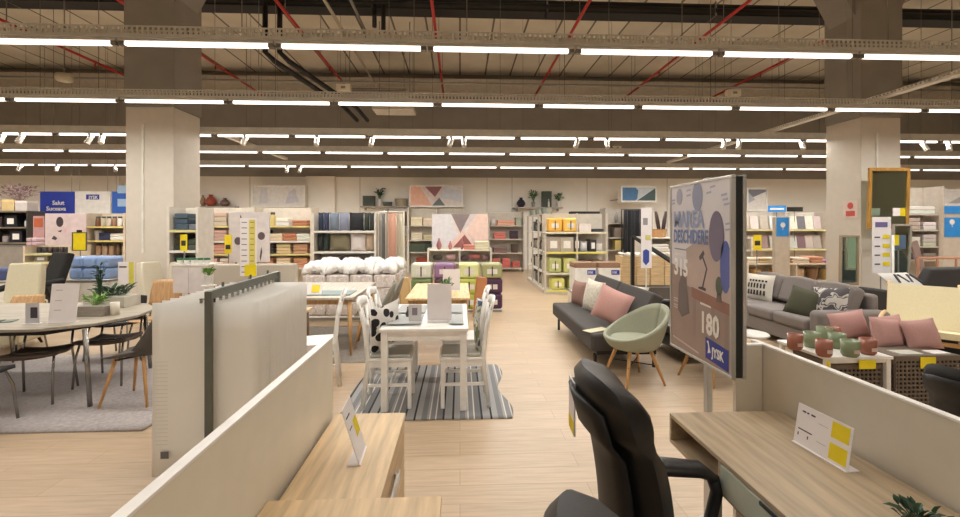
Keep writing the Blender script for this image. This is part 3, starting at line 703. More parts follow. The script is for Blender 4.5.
for i, (x0, x1, y0, y1, lab) in enumerate(((-0.67, -0.36, 4.08, 4.50, 'front left'), (-0.66, -0.36, 4.62, 5.08, 'rear left'), (-0.10, 0.03, 4.08, 4.50, 'front right'), (-0.12, 0.03, 4.62, 5.08, 'rear right'))):
    o = MB().box(0, x1 - x0, 0, y1 - y0, 0, 0.003).build('placemat', PM, bevel=0.001); o.location = (x0, y0, 0.7645)
    tag(o, 'grey placemat at the %s corner of the white dining table' % lab, 'placemat', 'placemats on the white table')
# white chairs (seat front towards +X), curved lattice back
def white_chair(loc, rz, label):
    t = thing('dining_chair', label, 'chair', loc, rz, 'white chairs around the white table')
    MB().box(-0.20, 0.21, -0.21, 0.21, 0.43, 0.455).build('seat', WP, t, bevel=0.01)
    for sy in (-1, 1):
        MB().box(0.165, 0.20, sy * 0.185 - .017, sy * 0.185 + .017, 0, .43).build('leg', WP, t, bevel=0.003)
        MB().tube([(-0.235, sy * .185, 0), (-0.185, sy * .185, .44), (-0.215, sy * .185, .72), (-0.27, sy * .18, .93)], [.02, .023, .021, .016], 8).build('rear_post', WP, t, smooth=True)
        MB().box(-0.20, 0.17, sy * .185 - .01, sy * .185 + .01, .20, .225).build('stretcher', WP, t)
        MB().box(-0.18, 0.17, sy * .185 - .01, sy * .185 + .01, .375, .43).build('seat_rail', WP, t)
    MB().box(-0.005, 0.015, -.175, .175, .20, .222).build('cross_stretcher', WP, t)
    MB().surf(lambda u, v: (-0.268 - 0.025 * math.sin(PI * u) + 0.02 * (1 - v), (u - .5) * .40, .885 + v * .075 + .03 * math.sin(PI * u)), 10, 2, 0.02).build('top_rail', WP, t, smooth=True)
    b = MB()
    for s in (-1, 1):
        b.tube([(-0.195, s * .16, .50), (-0.225, 0, .70), (-0.262, -s * .16, .89)], 0.012, 6)
        b.tube([(-0.195, s * .03, .50), (-0.215, s * .09, .62), (-0.235, s * .04, .76), (-0.26, s * .09, .89)], 0.010, 6)
    b.box(-0.205, -0.185, -.175, .175, .49, .51)
    b.build('lattice_back', WP, t, smooth=True)
    return t
# loc, facing: left-hand chairs face +X, right-hand chairs face -X
white_chair((-0.64, 4.22, 0.016), 0.02, 'white chair at the near left side of white table, patterned cushion')
white_chair((-0.68, 4.86, 0.016), -0.03, 'white chair behind the left one with the patterned cushion')
white_chair((0.02, 4.22, 0.016), PI + 0.03, 'white chair at the near right side of white table, checked throw')
white_chair((0.02, 4.88, 0.016), PI - 0.02, 'white chair behind the right one with the checked throw')
white_chair((-1.52, 4.80, 0.0), -PI + 0.25, 'white chair half hidden behind the sample sheets, left of rug')
BWP = pattern('voronoi', [(0, (30, 30, 32)), (0.42, (232, 228, 222))], 10, name='black_and_white_print')
def cushion(name, label, loc, e, w, h, th, m, group=None, cat='cushion', n=10):
    o = MB().puff(w, h, th, n=n).build(name, m, smooth=True); o.location = loc; o.rotation_euler = e
    return tag(o, label, cat, group)
cushion('cushion', 'black and white patterned cushion leaning in the left white chair', (-0.70, 4.22, 0.72), (0.1, -0.12, PI / 2 - 0.55), 0.40, 0.44, 0.12, BWP)
CHK = pattern('magic', [(0, (70, 82, 104)), (0.42, (196, 196, 184)), (0.52, (124, 132, 104)), (0.6, (214, 208, 198))], 9, name='checked_throw_cloth')
o = MB().surf(lambda u, v: (0.012 * math.sin(u * 14) - 0.03 * math.sin(v * PI), (u - .5) * .30 * (1 - .35 * abs(v - .5) * 2), .46 + v * .50 - .02), 12, 10, 0.03).build('throw_blanket', CHK, smooth=True)
o.location = (0.20, 4.22, 0.016); tag(o, 'grey-green checked throw draped in the near right white chair', 'blanket')
SEATC = mat((186, 182, 172), 0.8, 'fabric')
for i, (x, y, side) in enumerate(((-0.63, 4.22, 'near left'), (0.01, 4.22, 'near right'))):
    o = MB().box(-.18, .18, -.18, .18, 0, .025).build('seat_pad', SEATC, bevel=0.012); o.location = (x, y, 0.4715)
    tag(o, 'flat grey seat pad on the %s white chair' % side, 'seat pad')
# things on the white table
t = thing('table_sign', 'tall blank white sign standing on the white dining table', 'sign', (-0.195, 4.24, 0.7645), -0.05)
MB().box(-.115, .115, -.003, .003, .004, .345).build('card', PAPER, t)
MB().box(-.115, .115, -.045, .045, 0, .004).build('foot', PAPER, t)
t = thing('photo_stand', 'clear upright holder with a small dark picture on the white table', 'card holder', (-0.42, 4.19, 0.7645))
MB().box(-.06, .06, -.002, .002, .006, .16).build('plate', mat((214, 212, 210), 0.2), t)
MB().box(-.028, .022, -.0035, -.002, .06, .13).build('picture', mat((130, 118, 130), 0.5), t)
MB().box(-.06, .06, -.04, .04, 0, .006).build('foot', mat((214, 212, 210), 0.2), t)
t = thing('pepper_mill', 'small glass and black shaker beside the clear picture holder', 'shaker', (-0.51, 4.42, 0.7645))
MB().lathe([(.022, 0), (.026, .02), (.02, .05), (.012, .075)], n=12).build('body', mat((70, 68, 70), 0.3), t, smooth=True)
MB().lathe([(.014, .075), (.016, .09), (.006, .1)], n=12).build('cap', CHROME, t, smooth=True)
# oak table behind with its plant and card
def plain_table(name, label, x0, x1, y0, y1, h, m, lm, lt=.03, th=.03, z0=0.0, taper=True):
    t = thing(name, label, 'table', ((x0 + x1) / 2, (y0 + y1) / 2, z0))
    MB().box(x0, x1, y0, y1, h - th, h).build('tabletop', m, t, w=True, bevel=0.006)
    e = lt + .05
    a = MB(); a.box(x0 + e, x1 - e, y0 + e, y0 + e + .02, h - th - .07, h - th).box(x0 + e, x1 - e, y1 - e - .02, y1 - e, h - th - .07, h - th).box(x0 + e, x0 + e + .02, y0 + e, y1 - e, h - th - .07, h - th).box(x1 - e - .02, x1 - e, y0 + e, y1 - e, h - th - .07, h - th)
    a.build('apron', lm, t, w=True)
    for sx, x in ((-1, x0 + .06), (1, x1 - .06)):
        for sy, y in ((-1, y0 + .06), (1, y1 - .06)):
            MB().tube([(x, y, h - th), (x + sx * .03, y + sy * .03, z0)], [lt, lt * .6], 10).build('leg', lm, t, w=True, smooth=True)
    return t
plain_table('dining_table', 'light oak dining table directly behind the white one', -0.69, 0.13, 5.63, 7.1, .75, mat((226, 192, 140), .45, 'woody'), OAKZ)
potted('potted_plant', 'small green plant standing on the light oak table', -0.19, 5.5 + .28, 0.75, .035, .05, WHITE, 40, .11, .16, .07, .028, 5, GRN)
t = thing('table_sign', 'small white card behind the plant on the light oak table', 'sign', (-0.12, 6.3, .75))
MB().box(-.12, .12, -.003, .003, 0.004, .30).build('card', PAPER, t); MB().box(-.12, .12, -.04, .04, 0, .004).build('foot', PAPER, t)
plain_table('dining_table', 'grey-topped oak table left of the white one, on the woven rug', -2.55, -1.36, 5.72, 7.3, .75, mat((196, 186, 172), .5, 'woody'), OAKZ, z0=0.0)
plain_table('side_table', 'small oak table partly hidden behind the sample sheets', -2.6, -1.74, 4.55, 5.35, .70, OAKY, mat((120, 92, 64), .6, 'woodz'))
BAG = mat((172, 166, 156), .8, 'fabric')
t = thing('table_tablet', 'grey tray-like pad lying on the grey-topped oak table', 'tray', (-1.72, 6.1, .75)); MB().box(-.28, .28, -.2, .2, 0, .012).build('pad', mat((128, 146, 146), .6), t, bevel=.004)
# grey-topped table's sign
t = thing('table_sign', 'white card lying tilted on the grey-topped oak table', 'sign', (-2.02, 5.95, .75), 0.1)
MB().obox((0, 0, .075), (.4, .004, .16), (-.5, 0, 0)).build('card', PAPER, t); MB().box(-.1, .1, -.02, .06, 0, .004).build('foot', PAPER, t)
MB().obox((.12, -.004, .085), (.1, .003, .1), (-.5, 0, 0)).build('yellow_tag', YEL, t)
# bolster with yellow end on the sheets' side
t = thing('bolster', 'grey rolled bolster with yellow label beyond the sample rack', 'bolster', (-1.85, 5.62, .70 + .12))
t.location = (-2.05, 5.9, .75)
bpy.data.objects.remove(t); LABELS.pop('grey rolled bolster with yellow label beyond the sample rack')

# shell chairs
def shell(m, w=.46, sd=.44, h=.42, name='shell', thick=.012):
    """bucket of seat and back in one, front towards -Y, origin on the seat plane"""
    def fn(u, v):
        a = (u - .5) * 2
        if v < .5:
            k = v / .5; y = -sd / 2 + sd * k * .9; z = .02 * (1 - k) ** 3 * -1 + .02 * (k - .5) ** 2 + 0.06 * abs(a) ** 3 * (0.3 + k)
        else:
            k = (v - .5) / .5; an = k * 1.25; y = -sd / 2 + sd * .9 + .09 * math.sin(min(an, 1.3)) * 1.0 + .06 * k - .10 * abs(a) ** 3 * (1 - k * .6); z = h * k ** 1.15 + .005 + 0.075 * abs(a) ** 3 * (1 - k)
        ww = w * (1 - .12 * (v > .5) * ((v - .5) / .5) ** 3 - .06 * (1 - v) ** 4)
        rnd = 1 - .35 * max(0, (v - .85) / .15) ** 3 - .22 * max(0, (.12 - v) / .12) ** 2
        return a * ww / 2 * rnd, y, z
    return MB().surf(fn, 12, 20, thick)
def shell_chair(label, loc, rz, m, lm, name='shell_chair', group=None, wood=True):
    t = thing(name, label, 'chair', loc, rz, group)
    b = shell(m); b.v = [(x, y, z + .44) for x, y, z in b.v]; b.build('shell', m, t, smooth=True)
    for sx in (-1, 1):
        for sy in (-1, 1):
            MB().tube([(sx * .13, sy * .12, .435), (sx * .215, sy * .21, 0)], [.018, .011], 8).build('leg', lm, t, smooth=True)
    f = MB(); f.tube([(-.15, -.12, .41), (.15, .12, .41)], .008, 6).tube([(-.15, .12, .41), (.15, -.12, .41)], .008, 6); f.build('cross_frame', DKM, t)
    return t
DGR = mat((92, 86, 80), .8, 'fabric'); LEGO = mat((206, 156, 98), .45, 'woodz')
ZR = .022
shell_chair('dark grey shell chair with wooden legs at the end of the left table', (-3.03, 4.36, ZR), -PI / 2, DGR, LEGO)
GRC = mat((150, 148, 138), .8, 'fabric')
for i, (x, y) in enumerate(((-1.22, 6.25), (-1.20, 7.0))):
    shell_chair('grey shell chair right of the grey-topped table, the %s one' % ('nearer', 'farther')[i], (x, y, .013), -PI / 2 + .1, GRC, LEGO)
# long grey table at left
t = thing('dining_table', 'long weathered-grey table with plants and papers at left', 'table', (-4.3, 4.75, ZR))
TG = mat((170, 160, 144), .5, 'woodx')
pl = [(-6.3, 4.10), (-4.6, 4.06), (-3.75, 4.10), (-3.42, 4.32), (-3.30, 4.72), (-3.38, 5.15), (-3.7, 5.42), (-4.4, 5.50), (-6.3, 5.48)]
MB().prism(pl, .722, .75).build('tabletop', TG, t, w=True, bevel=.005)
MB().prism([(-6.0, 4.25), (-4.6, 4.2), (-3.8, 4.25), (-3.55, 4.7), (-3.8, 5.3), (-6.0, 5.33)], .66, .722).build('apron', DKM, t, w=True)
for (x, y, dx, dy) in ((-3.42, 4.22, .16, -.06), (-3.6, 5.25, .1, .1), (-5.9, 4.25, -.1, -.1), (-5.9, 5.3, -.1, .1)):
    MB().tube([(x, y, .72), (x + dx * .4, y + dy * .4, ZR)], .02, 10).build('leg', CHROME, t, w=True, smooth=True)
# tube-steel chairs with upholstered brown seat
BRS = mat((84, 66, 56), .7, 'fabric')
def steel_chair(label, loc, rz, seatm, backm, group='steel-legged chairs at the left table', hb=.86, plywood=False):
    """front towards -Y"""
    t = thing('steel_chair', label, 'chair', loc, rz, group)
    MB().surf(lambda u, v: ((u - .5) * .44 * (1 - .1 * v), -.22 + v * .44, .455 + .015 * math.cos(PI * (v * 1.5)) - .02 * (1 - (2 * u - 1) ** 2)), 10, 10, .03 if not plywood else .012).build('seat', seatm, t, smooth=True)
    MB().surf(lambda u, v: ((u - .5) * .40 * (1 - .12 * v * v), .215 + .06 * v + .045 * (1 - (2 * u - 1) ** 2) - .02, .60 + v * (hb - .60)), 10, 6, .022 if not plywood else .01).build('backrest', backm, t, smooth=True)
    for s in (-1, 1):
        MB().tube([(s * .21, -.25, 0), (s * .20, -.22, .30), (s * .19, -.17, .43), (s * .19, .0, .435)], .011, 8).build('leg', CHROME, t, smooth=True)
        MB().tube([(s * .21, .27, 0), (s * .19, .20, .40), (s * .185, .20, .46), (s * .18, .255, hb - .08)], .011, 8).build('rear_leg', CHROME, t, smooth=True)
    MB().tube([(-.19, 0, .43), (.19, 0, .43)], .008, 6).build('cross_bar', CHROME, t)
    return t
steel_chair('brown-seated steel chair pushed deep under the left table, nearer one', (-4.02, 4.42, ZR), .35, BRS, BRS, hb=.705)
steel_chair('brown-seated steel chair under the left table, nearer its rounded end', (-3.72, 4.92, ZR), .2, BRS, BRS, hb=.705)
steel_chair('dark steel chair cut by the left edge of the view, near side', (-4.0, 3.74, ZR), PI - .1, mat((40, 38, 38), .7, 'fabric'), mat((40, 38, 38), .7, 'fabric'))
PLY = mat((206, 164, 116), .45, 'woodz')
steel_chair('plywood-backed chair at the far side, before the cream recliner', (-5.58, 5.80, 0), .1, PLY, PLY, hb=.76, plywood=True)
steel_chair('dark chair among the legs on the far side of the left table', (-4.35, 5.85, 0), 0, BLACKF, BLACKF, hb=.74)
steel_chair('plywood-backed chair standing left of the white paper sheets', (-3.96, 6.0, 0), 0.1, PLY, PLY, hb=.93, plywood=True)
# on the long table
t = thing('table_sign', 'large white paper sign with faint print on the left table', 'sign', (-3.86, 4.32, .75 + ZR * 0), .06)
t.location = (-3.74, 4.36, .752)
CM = Matrix.Translation((0, 0, .003)) @ Euler((PI / 2 - .12, 0, 0)).to_matrix().to_4x4()
w, h = .24, .36
carded(t, w, h, CM, [], [])
for v in (.82, .55, .3): MB().prism([(-.08, h * v), (-.02, h * v), (-.02, h * (v + .02)), (-.08, h * (v + .02))], .0016, .002, CM).build('printed_line', mat((190, 180, 180), .6), t)
MB().box(-.12, .12, -.01, .05, 0, .003).build('foot', PAPER, t)
t = thing('card_holder', 'small holder with a dark square card left of the big paper', 'card holder', (-3.98, 4.33, .752), .05)
MB().box(-.06, .06, -.002, .002, .003, .19).build('plate', mat((206, 204, 206), .2), t)
MB().box(-.015, .045, -.0035, -.002, .05, .15).build('dark_square', mat((60, 54, 66), .5), t); MB().box(-.06, .06, -.03, .03, 0, .003).build('foot', PAPER, t)
potted('planter_box', 'grey wooden box of green plants on the left table', -3.72, 4.72, .751, .14, .10, mat((152, 144, 134), .6, 'woodx'), 30, .10, .10, .09, .03, 8, GRNL, 'plant', square=True)
potted('cactus_plant', 'tall dark green cactus-like plant behind the grey box', -3.86, 4.95, .751, .05, .12, mat((160, 154, 146), .6), 50, .06, .42, .05, .03, 9, GRND)
potted('planter_trough', 'long pale trough of dark green foliage on the far table side', -3.95, 5.25, .751, .22, .12, mat((206, 200, 186), .6), 70, .26, .09, .09, .035, 10, GRND, square=True)
o = MB().lathe([(.04, 0), (.04, .13), (.036, .13), (.034, .01)], n=16).build('candle', CREAM, smooth=True); o.location = (-3.53, 4.72, .751); tag(o, 'cream candle standing right of the grey plant box', 'candle')
t = thing('book_stack', 'small dark open booklet at the near edge of the left table', 'booklet', (-4.33, 4.42, .751), .4)
MB().box(-.09, .0, -.06, .06, 0, .012).build('page', BLACK, t); MB().box(.0, .09, -.06, .06, 0, .008).build('page', mat((110, 120, 110), .5), t)
# cream recliner, black recliner, cream slipcover chairs
CRF = mat((214, 206, 178), .85, 'fabric')
def upholstered(name, label, loc, rz, w, d, hs, hb, m, leg, arms=True, armh=.62, cat='armchair', lean=.12, legm=None):
    """front towards -Y"""
    t = thing(name, label, cat, loc, rz)
    MB().box(-w / 2 + .05, w / 2 - .05, -d / 2, d / 2 - .1, leg, hs - .12).build('base', m, t, bevel=.03, seg=3)
    MB().box(-w / 2 + .09, w / 2 - .09, -d / 2 - .01, d / 2 - .16, hs - .12, hs).build('seat_cushion', m, t, bevel=.045, seg=4)
    b = MB().surf(lambda u, v: ((u - .5) * (w - .1) * (1 - .10 * v ** 4), d / 2 - .12 + lean * v, hs - .10 + v * (hb - hs + .10)), 10, 10, -.13)
    b.build('backrest', m, t, bevel=.03, seg=3)
    if arms:
        for s in (-1, 1): MB().box(s * (w / 2 - .05) - .05, s * (w / 2 - .05) + .05, -d / 2 + .02, d / 2 - .08, leg, armh).build('armrest', m, t, bevel=.035, seg=3)
    if legm:
        for sx in (-1, 1):
            for sy in (-1, 1): MB().cyl((sx * (w / 2 - .1), sy * (d / 2 - .14), leg), (sx * (w / 2 - .07), sy * (d / 2 - .11), 0), .02, .014, 8).build('leg', legm, t)
    return t
x, _ = A(20, 262, 6.4); upholstered('recliner', 'pale cream high-backed recliner at the far left', (x - .05, 6.35, 0), .2, .52, .7, .44, 1.12, CRF, .1, legm=BLACK)
x = AX(24, 7.35); 
t = thing('massage_chair', 'black adjustable recliner with jointed arms behind left table', 'armchair', (x + .1, 7.35, 0), -.5)
MB().surf(lambda u, v: ((u - .5) * .52, .25 + .22 * v, .42 + v * .78), 8, 10, -.12).build('backrest', BLACKF, t, bevel=.03)
MB().box(-.27, .27, -.3, .28, .36, .48).build('seat', BLACKF, t, bevel=.04, seg=3)
for s in (-1, 1):
    MB().tube([(s * .34, .28, .80), (s * .34, .0, .74), (s * .34, -.28, .66), (s * .33, -.32, .55)], [.035, .05, .05, .035], 8).build('armrest', BLACKF, t, smooth=True)
    MB().tube([(s * .3, .2, .4), (s * .34, .05, .7)], .03, 8).build('arm_post', BLACK, t)
MB().puff(.34, .2, .14, TM(0, .40, 1.12, 0, -.2)).build('head_pillow', mat((60, 62, 60), .7, 'fabric'), t, smooth=True)
MB().lathe([(.28, 0), (.28, .03), (.04, .06), (.04, .36)], n=20).build('swivel_base', BLACK, t)
WSL = mat((220, 212, 192), .85, 'fabric')
x = AX(137, 6.9); upholstered('slipcover_chair', 'cream slipcovered chair, farther of two behind the plywood chair', (x - .1, 7.5, 0), PI / 2 - .3, .46, .55, .46, 1.06, WSL, .04, arms=False, cat='chair', lean=.10)
x = AX(152, 6.5); upholstered('slipcover_chair', 'cream slipcovered chair with a tall rounded back behind plywood chair', (x - .08, 7.1, 0), -.15, .44, .52, .46, 1.08, WSL, .04, arms=False, cat='chair', lean=.08)
# blue wrapped duvets
QB = mat((138, 164, 208), .5, 'fabric', bump=.5)
for i, px in enumerate((84, 97, 110)):
    x = AX(px, 8.3)
    for j in range(2):
        o = MB().box(-.12, .12, -.2, .2, 0, .2).build('duvet_pack', QB, bevel=.06, seg=4); z = .72 + j * .2
        o.location = (x, 8.3, z); tag(o, 'light blue duvet pack, %s in the %s layer on the white bin' % (('left', 'middle', 'right')[i], ('lower', 'upper')[j]), 'duvet', 'light blue duvet packs')
x0, x1 = AX(76, 8.3), AX(118, 8.3)
t = thing('display_bin', 'white bin under the light blue duvet packs', 'bin', ((x0 + x1) / 2, 8.3, 0)); MB().box(x0, x1, 8.05, 8.55, 0, .72).build('body', WHITE, t, w=True, bevel=.01); MB().box(x0 - .01, x1 + .01, 8.04, 8.56, .68, .715).build('rim', GREYM, t, w=True)
# dark fabric bench left edge of recliner zone
x = AX(2, 8.6)
for i, px in enumerate((-6, 12, 28)):
    o = MB().box(-.2, .2, -.2, .2, 0, .22).build('duvet_pack', mat((70, 78, 120), .6, 'fabric'), bevel=.06, seg=4); o.location = (AX(px, 8.7), 8.7, .66)
    tag(o, 'dark blue bedding pack, %s from the left above the cream recliner' % ORD[i], 'bedding', 'dark blue bedding packs')
t = thing('display_bin', 'white bin under the dark blue bedding packs at left edge', 'bin', (AX(12, 8.7), 8.7, 0)); MB().box(-.65, .65, -.25, .25, 0, .66).build('body', WHITE, t, bevel=.01); MB().box(-.66, .66, -.26, .26, .62, .655).build('rim', GREYM, t)

# ---------------------------------------------------------------- right: sofas and tub chairs
SAGE = mat((158, 160, 140), .85, 'fabric')
def tub_chair(label, loc, rz, m):
    t = thing('tub_chair', label, 'armchair', loc, rz)
    def fn(u, v):   # wrap-around shell, open towards -Y ; u around, v up
        a = -PI * 1.5 + u * PI * 2          # from the front left round the back to the front right
        back = .5 + .5 * math.sin(a)                      # 1 at the back
        top = .475 + .33 * back ** 1.5
        k = v
        r = .19 + (.125 + .02 * back) * k ** .55
        z = .36 + (top - .36) * k ** 1.5
        return r * math.cos(a) * 1.02, r * math.sin(a) + .04 * back * k, z
    MB().surf(fn, 32, 10, .035).build('shell', m, t, smooth=True)
    MB().lathe([(.02, .345), (.20, .355), (.205, .375), (.19, .38), (.02, .38)], n=24).build('under_shell', m, t, smooth=True)
    MB().lathe([(.02, .385), (.22, .385), (.255, .415), (.255, .44), (.225, .47), (.02, .48)], n=28).build('seat_cushion', m, t, smooth=True)
    for sx in (-1, 1):
        for sy in (-1, 1):
            MB().tube([(sx * .12, sy * .12, .36), (sx * .225, sy * .225, 0)], [.022, .012], 8).build('leg', LEGO, t, smooth=True)
    f = MB(); f.tube([(-.18, -.18, .2), (.18, .18, .2)], .006, 6).tube([(-.18, .18, .2), (.18, -.18, .2)], .006, 6); f.build('cross_brace', DKM, t)
    return t
tub_chair('sage green tub chair with oak legs beside the dark sofa bed', (1.86, 4.70, 0), math.radians(-78), SAGE)
tub_chair('tub chair mostly hidden behind the large advertising sign', (2.72, 4.72, 0), math.radians(-70), mat((120, 118, 108), .85, 'fabric'))
def sofa_bed(label, loc, rz, L, m):
    """front towards -Y, length along X"""
    t = thing('sofa_bed', label, 'sofa', loc, rz)
    MB().box(-L / 2, L / 2, -.48, .22, .22, .42).build('seat', m, t, bevel=.035, seg=4)
    for i in range(2):
        x0, x1 = (-L / 2 + .01, -.01) if i == 0 else (.01, L / 2 - .01)
        MB().surf(lambda u, v: (x0 + (x1 - x0) * u, .18 + .20 * v, .43 + .40 * v), 8, 8, -.14).build('backrest', m, t, bevel=.03, seg=3)
    MB().box(-L / 2 + .05, L / 2 - .05, -.40, .30, .17, .22).build('underframe', BLACK, t)
    for sx in (-1, 1):
        for y in (-.40, .30): MB().cyl((sx * (L / 2 - .12), y, .17), (sx * (L / 2 - .12), y, 0), .02, n=8).build('leg', BLACK, t)
    return t
DSG = mat((74, 70, 68), .85, 'fabric')
sofa_bed('long dark grey sofa bed facing the aisle, with cushions on it', (1.98, 6.10, 0), -PI / 2, 2.15, DSG)
ck = [('cushion', 'dusty rose cushion at the far end of the dark sofa bed', (1.86, 6.90, .61), (-.15, 0, -PI / 2 + .25), .38, .38, .13, mat((158, 124, 114), .9, 'fabric')),
      ('cushion', 'white fluffy cushion leaning on the dark sofa bed', (1.93, 6.36, .65), (-.2, .06, -PI / 2 + .3), .44, .46, .15, mat((226, 220, 206), .95, 'fluffy')),
      ('cushion', 'pale cushion propped against the near back of dark sofa bed', (2.27, 5.72, .68), (-.3, 0, -PI / 2 + .35), .42, .42, .12, mat((206, 200, 184), .95, 'fluffy')),
      ('cushion', 'soft pink cushion with a dimpled middle on dark sofa bed', (1.92, 5.55, .65), (-.25, .3, -PI / 2 + .75), .46, .44, .17, mat((206, 160, 152), .9, 'fabric'))]
for c in ck: cushion(*c)
t = thing('magazine', 'pale leaflet lying at the edge of the dark sofa bed seat', 'leaflet', (1.62, 5.22, .422), .5); MB().box(-.16, .16, -.07, .07, 0, .006).build('page', mat((206, 200, 168), .6), t)
upholstered('leather_sofa', 'black leather sofa with oak feet behind the sage tub chair', (3.02, 5.78, 0), -PI / 2 + .05, 1.15, .85, .42, .84, mat((42, 38, 36), .4, bump=.1, scale=30), .14, armh=.6, cat='sofa', legm=LEGO)
# grey three-seat sofa, faces -X
GS = mat((128, 120, 116), .85, 'fabric')
t = thing('grey_sofa', 'grey three-seat sofa with loose cushions in front of right column', 'sofa', (4.95, 6.45, 0), -PI / 2)
Ls = 2.35
MB().box(-Ls / 2 + .05, Ls / 2 - .05, -.50, .42, .10, .30).build('base', GS, t, bevel=.02)
for k in range(3):
    x0 = -Ls / 2 + .22 + k * .637
    MB().box(x0 + .004, x0 + .633, -.53, .18, .30, .46).build('seat_cushion', GS, t, bevel=.05, seg=4)
    MB().surf(lambda u, v: (x0 + .01 + .617 * u, .16 + .14 * v, .46 + (.36 + .035 * math.sin(PI * u)) * v), 8, 8, -.18).build('back_cushion', GS, t, bevel=.05, seg=3)
for s in (-1, 1):
    MB().box(s * (Ls / 2 - .11) - .11, s * (Ls / 2 - .11) + .11, -.52, .42, .10, .60).build('armrest', GS, t, bevel=.07, seg=4)
    for y in (-.42, .34): MB().cyl((s * (Ls / 2 - .15), y, .1), (s * (Ls / 2 - .15), y, 0), .03, .022, 8).build('leg', BLACK, t)
MB().box(-Ls / 2 + .2, Ls / 2 - .2, .30, .44, .30, .78).build('back_frame', GS, t, bevel=.05, seg=3)
wc = cushion('text_cushion', 'white cushion with dark lettering on the grey sofa', (4.88, 7.05, .66), (-.2, .0, -PI / 2 + .35), .48, .44, .14, mat((216, 210, 198), .9, 'fabric'))
for k, (dz, w_, h_) in enumerate(((.10, .26, .03), (.02, .30, .075), (-.09, .28, .075))):
    b = MB(); x = -w_ / 2
    while x < w_ / 2: b.box(x, x + .022, -.082 + .012 * abs(x / .13), -.05, dz - h_ / 2, dz + h_ / 2); x += .052
    b.build('dark_print', mat((52, 50, 52), .8), wc)
cushion('cushion', 'dark olive green cushion on the grey sofa', (4.66, 5.85, .62), (-.35, .12, -PI / 2 + .2), .46, .40, .14, mat((76, 76, 58), .9, 'fabric'))
cushion('cushion', 'grey and white scribble-patterned cushion on the grey sofa', (4.78, 5.55, .66), (-.25, -.1, -PI / 2 + .25), .46, .42, .13, pattern('magic', [(0, (84, 80, 82)), (0.47, (196, 190, 184)), (0.52, (84, 80, 82)), (.58, (196, 190, 184))], 9, name='scribbled_cloth'))
t = thing('coffee_table', 'small round white table peeking out behind the advertising sign', 'table', (3.05, 4.9, 0))
MB().lathe([(.02, .475), (.19, .475), (.20, .485), (.19, .497), (.02, .497)], n=32).build('tabletop', WHITEG, t, smooth=True)
for k in range(3):
    a = k * 2 * PI / 3 + .4; MB().tube([(.08 * math.cos(a), .08 * math.sin(a), .476), (.17 * math.cos(a), .17 * math.sin(a), 0)], .013, 8).build('leg', WHITE, t)
t.location = (3.15, 4.72, 0)
# bentwood lounge chair, cream cushion
t = thing('bentwood_chair', 'cream-cushioned bentwood lounge chair behind the pink cushions', 'armchair', (5.38, 4.95, 0), -.85)
BWd = mat((214, 178, 126), .4, 'woodx'); CR2 = mat((226, 214, 176), .85, 'fabric')
def fnc(u, v):
    if v < .48: k = v / .48; y = -.40 + .56 * k; z = .44 - .09 * k + .02 * math.sin(PI * k)
    else: k = (v - .48) / .52; y = .16 + .34 * k; z = .35 + .54 * k + .0
    return (u - .5) * .64, y, z
MB().surf(fnc, 8, 20, -.07).build('cushion', CR2, t, bevel=.02, seg=3)
MB().box(-.285, .285, .47, .60, .86, .94).build('neck_pad', CR2, t, bevel=.03, seg=3) if False else None
for s in (-1, 1):
    MB().tube([(s * .37, .52, .02), (s * .34, .0, .015), (s * .34, -.34, .02), (s * .34, -.46, .12), (s * .34, -.45, .30), (s * .34, -.36, .52), (s * .34, -.24, .60), (s * .34, .0, .60), (s * .34, .30, .58), (s * .34, .44, .55)], .022, 8).build('bent_frame', BWd, t, smooth=True)
    MB().tube([(s * .31, -.38, .38), (s * .31, .16, .30), (s * .31, .30, .50), (s * .31, .52, .95)], .02, 8).build('seat_rail', BWd, t, smooth=True)
for (y, z) in ((-.3, .36), (.12, .30), (.36, .62), (.5, .9)): MB().box(-.33, .33, y - .02, y + .02, z - .012, z + .012).build('cross_slat', BWd, t)
# white table with candles
t = thing('side_table', 'low white table crowded with glass candles', 'table', (3.22, 3.76, 0))
MB().box(2.95, 3.52, 3.46, 4.02, .575, .60).build('tabletop', WHITEG, t, w=True, bevel=.004)
for x in (2.98, 3.49):
    for y in (3.49, 3.99): MB().box(x - .018, x + .018, y - .018, y + .018, 0, .575).build('leg', WHITE, t, w=True)
MB().box(2.98, 3.49, 3.478, 3.482, .545, .575).build('apron', WHITE, t, w=True)
MB().box(3.12, 3.2, 3.452, 3.458, .50, .585).build('yellow_tag', YEL, t, w=True) if False else None
MB().box(3.22, 3.36, 3.450, 3.4555, .505, .575).build('yellow_tag', YEL, t, w=True)
MB().box(2.952, 2.975, 3.452, 3.458, .50, .572).build('yellow_tag', YEL, t, w=True)
BRK = mat((146, 90, 72), .25); GGL = mat((124, 136, 104), .25)
cand = [(795, 349, 'b', 'leftmost brick-red'), (812, 347, 'g', 'leftmost green'), (824, 356, 'b', 'middle front brick-red'), (821, 340, 'g', 'rearmost pale green'), (833, 341, 'b', 'rear middle brick-red'), (837, 348, 'g', 'second from left green'), (850, 356, 'g', 'large front green'), (868, 354, 'b', 'rightmost brick-red')]
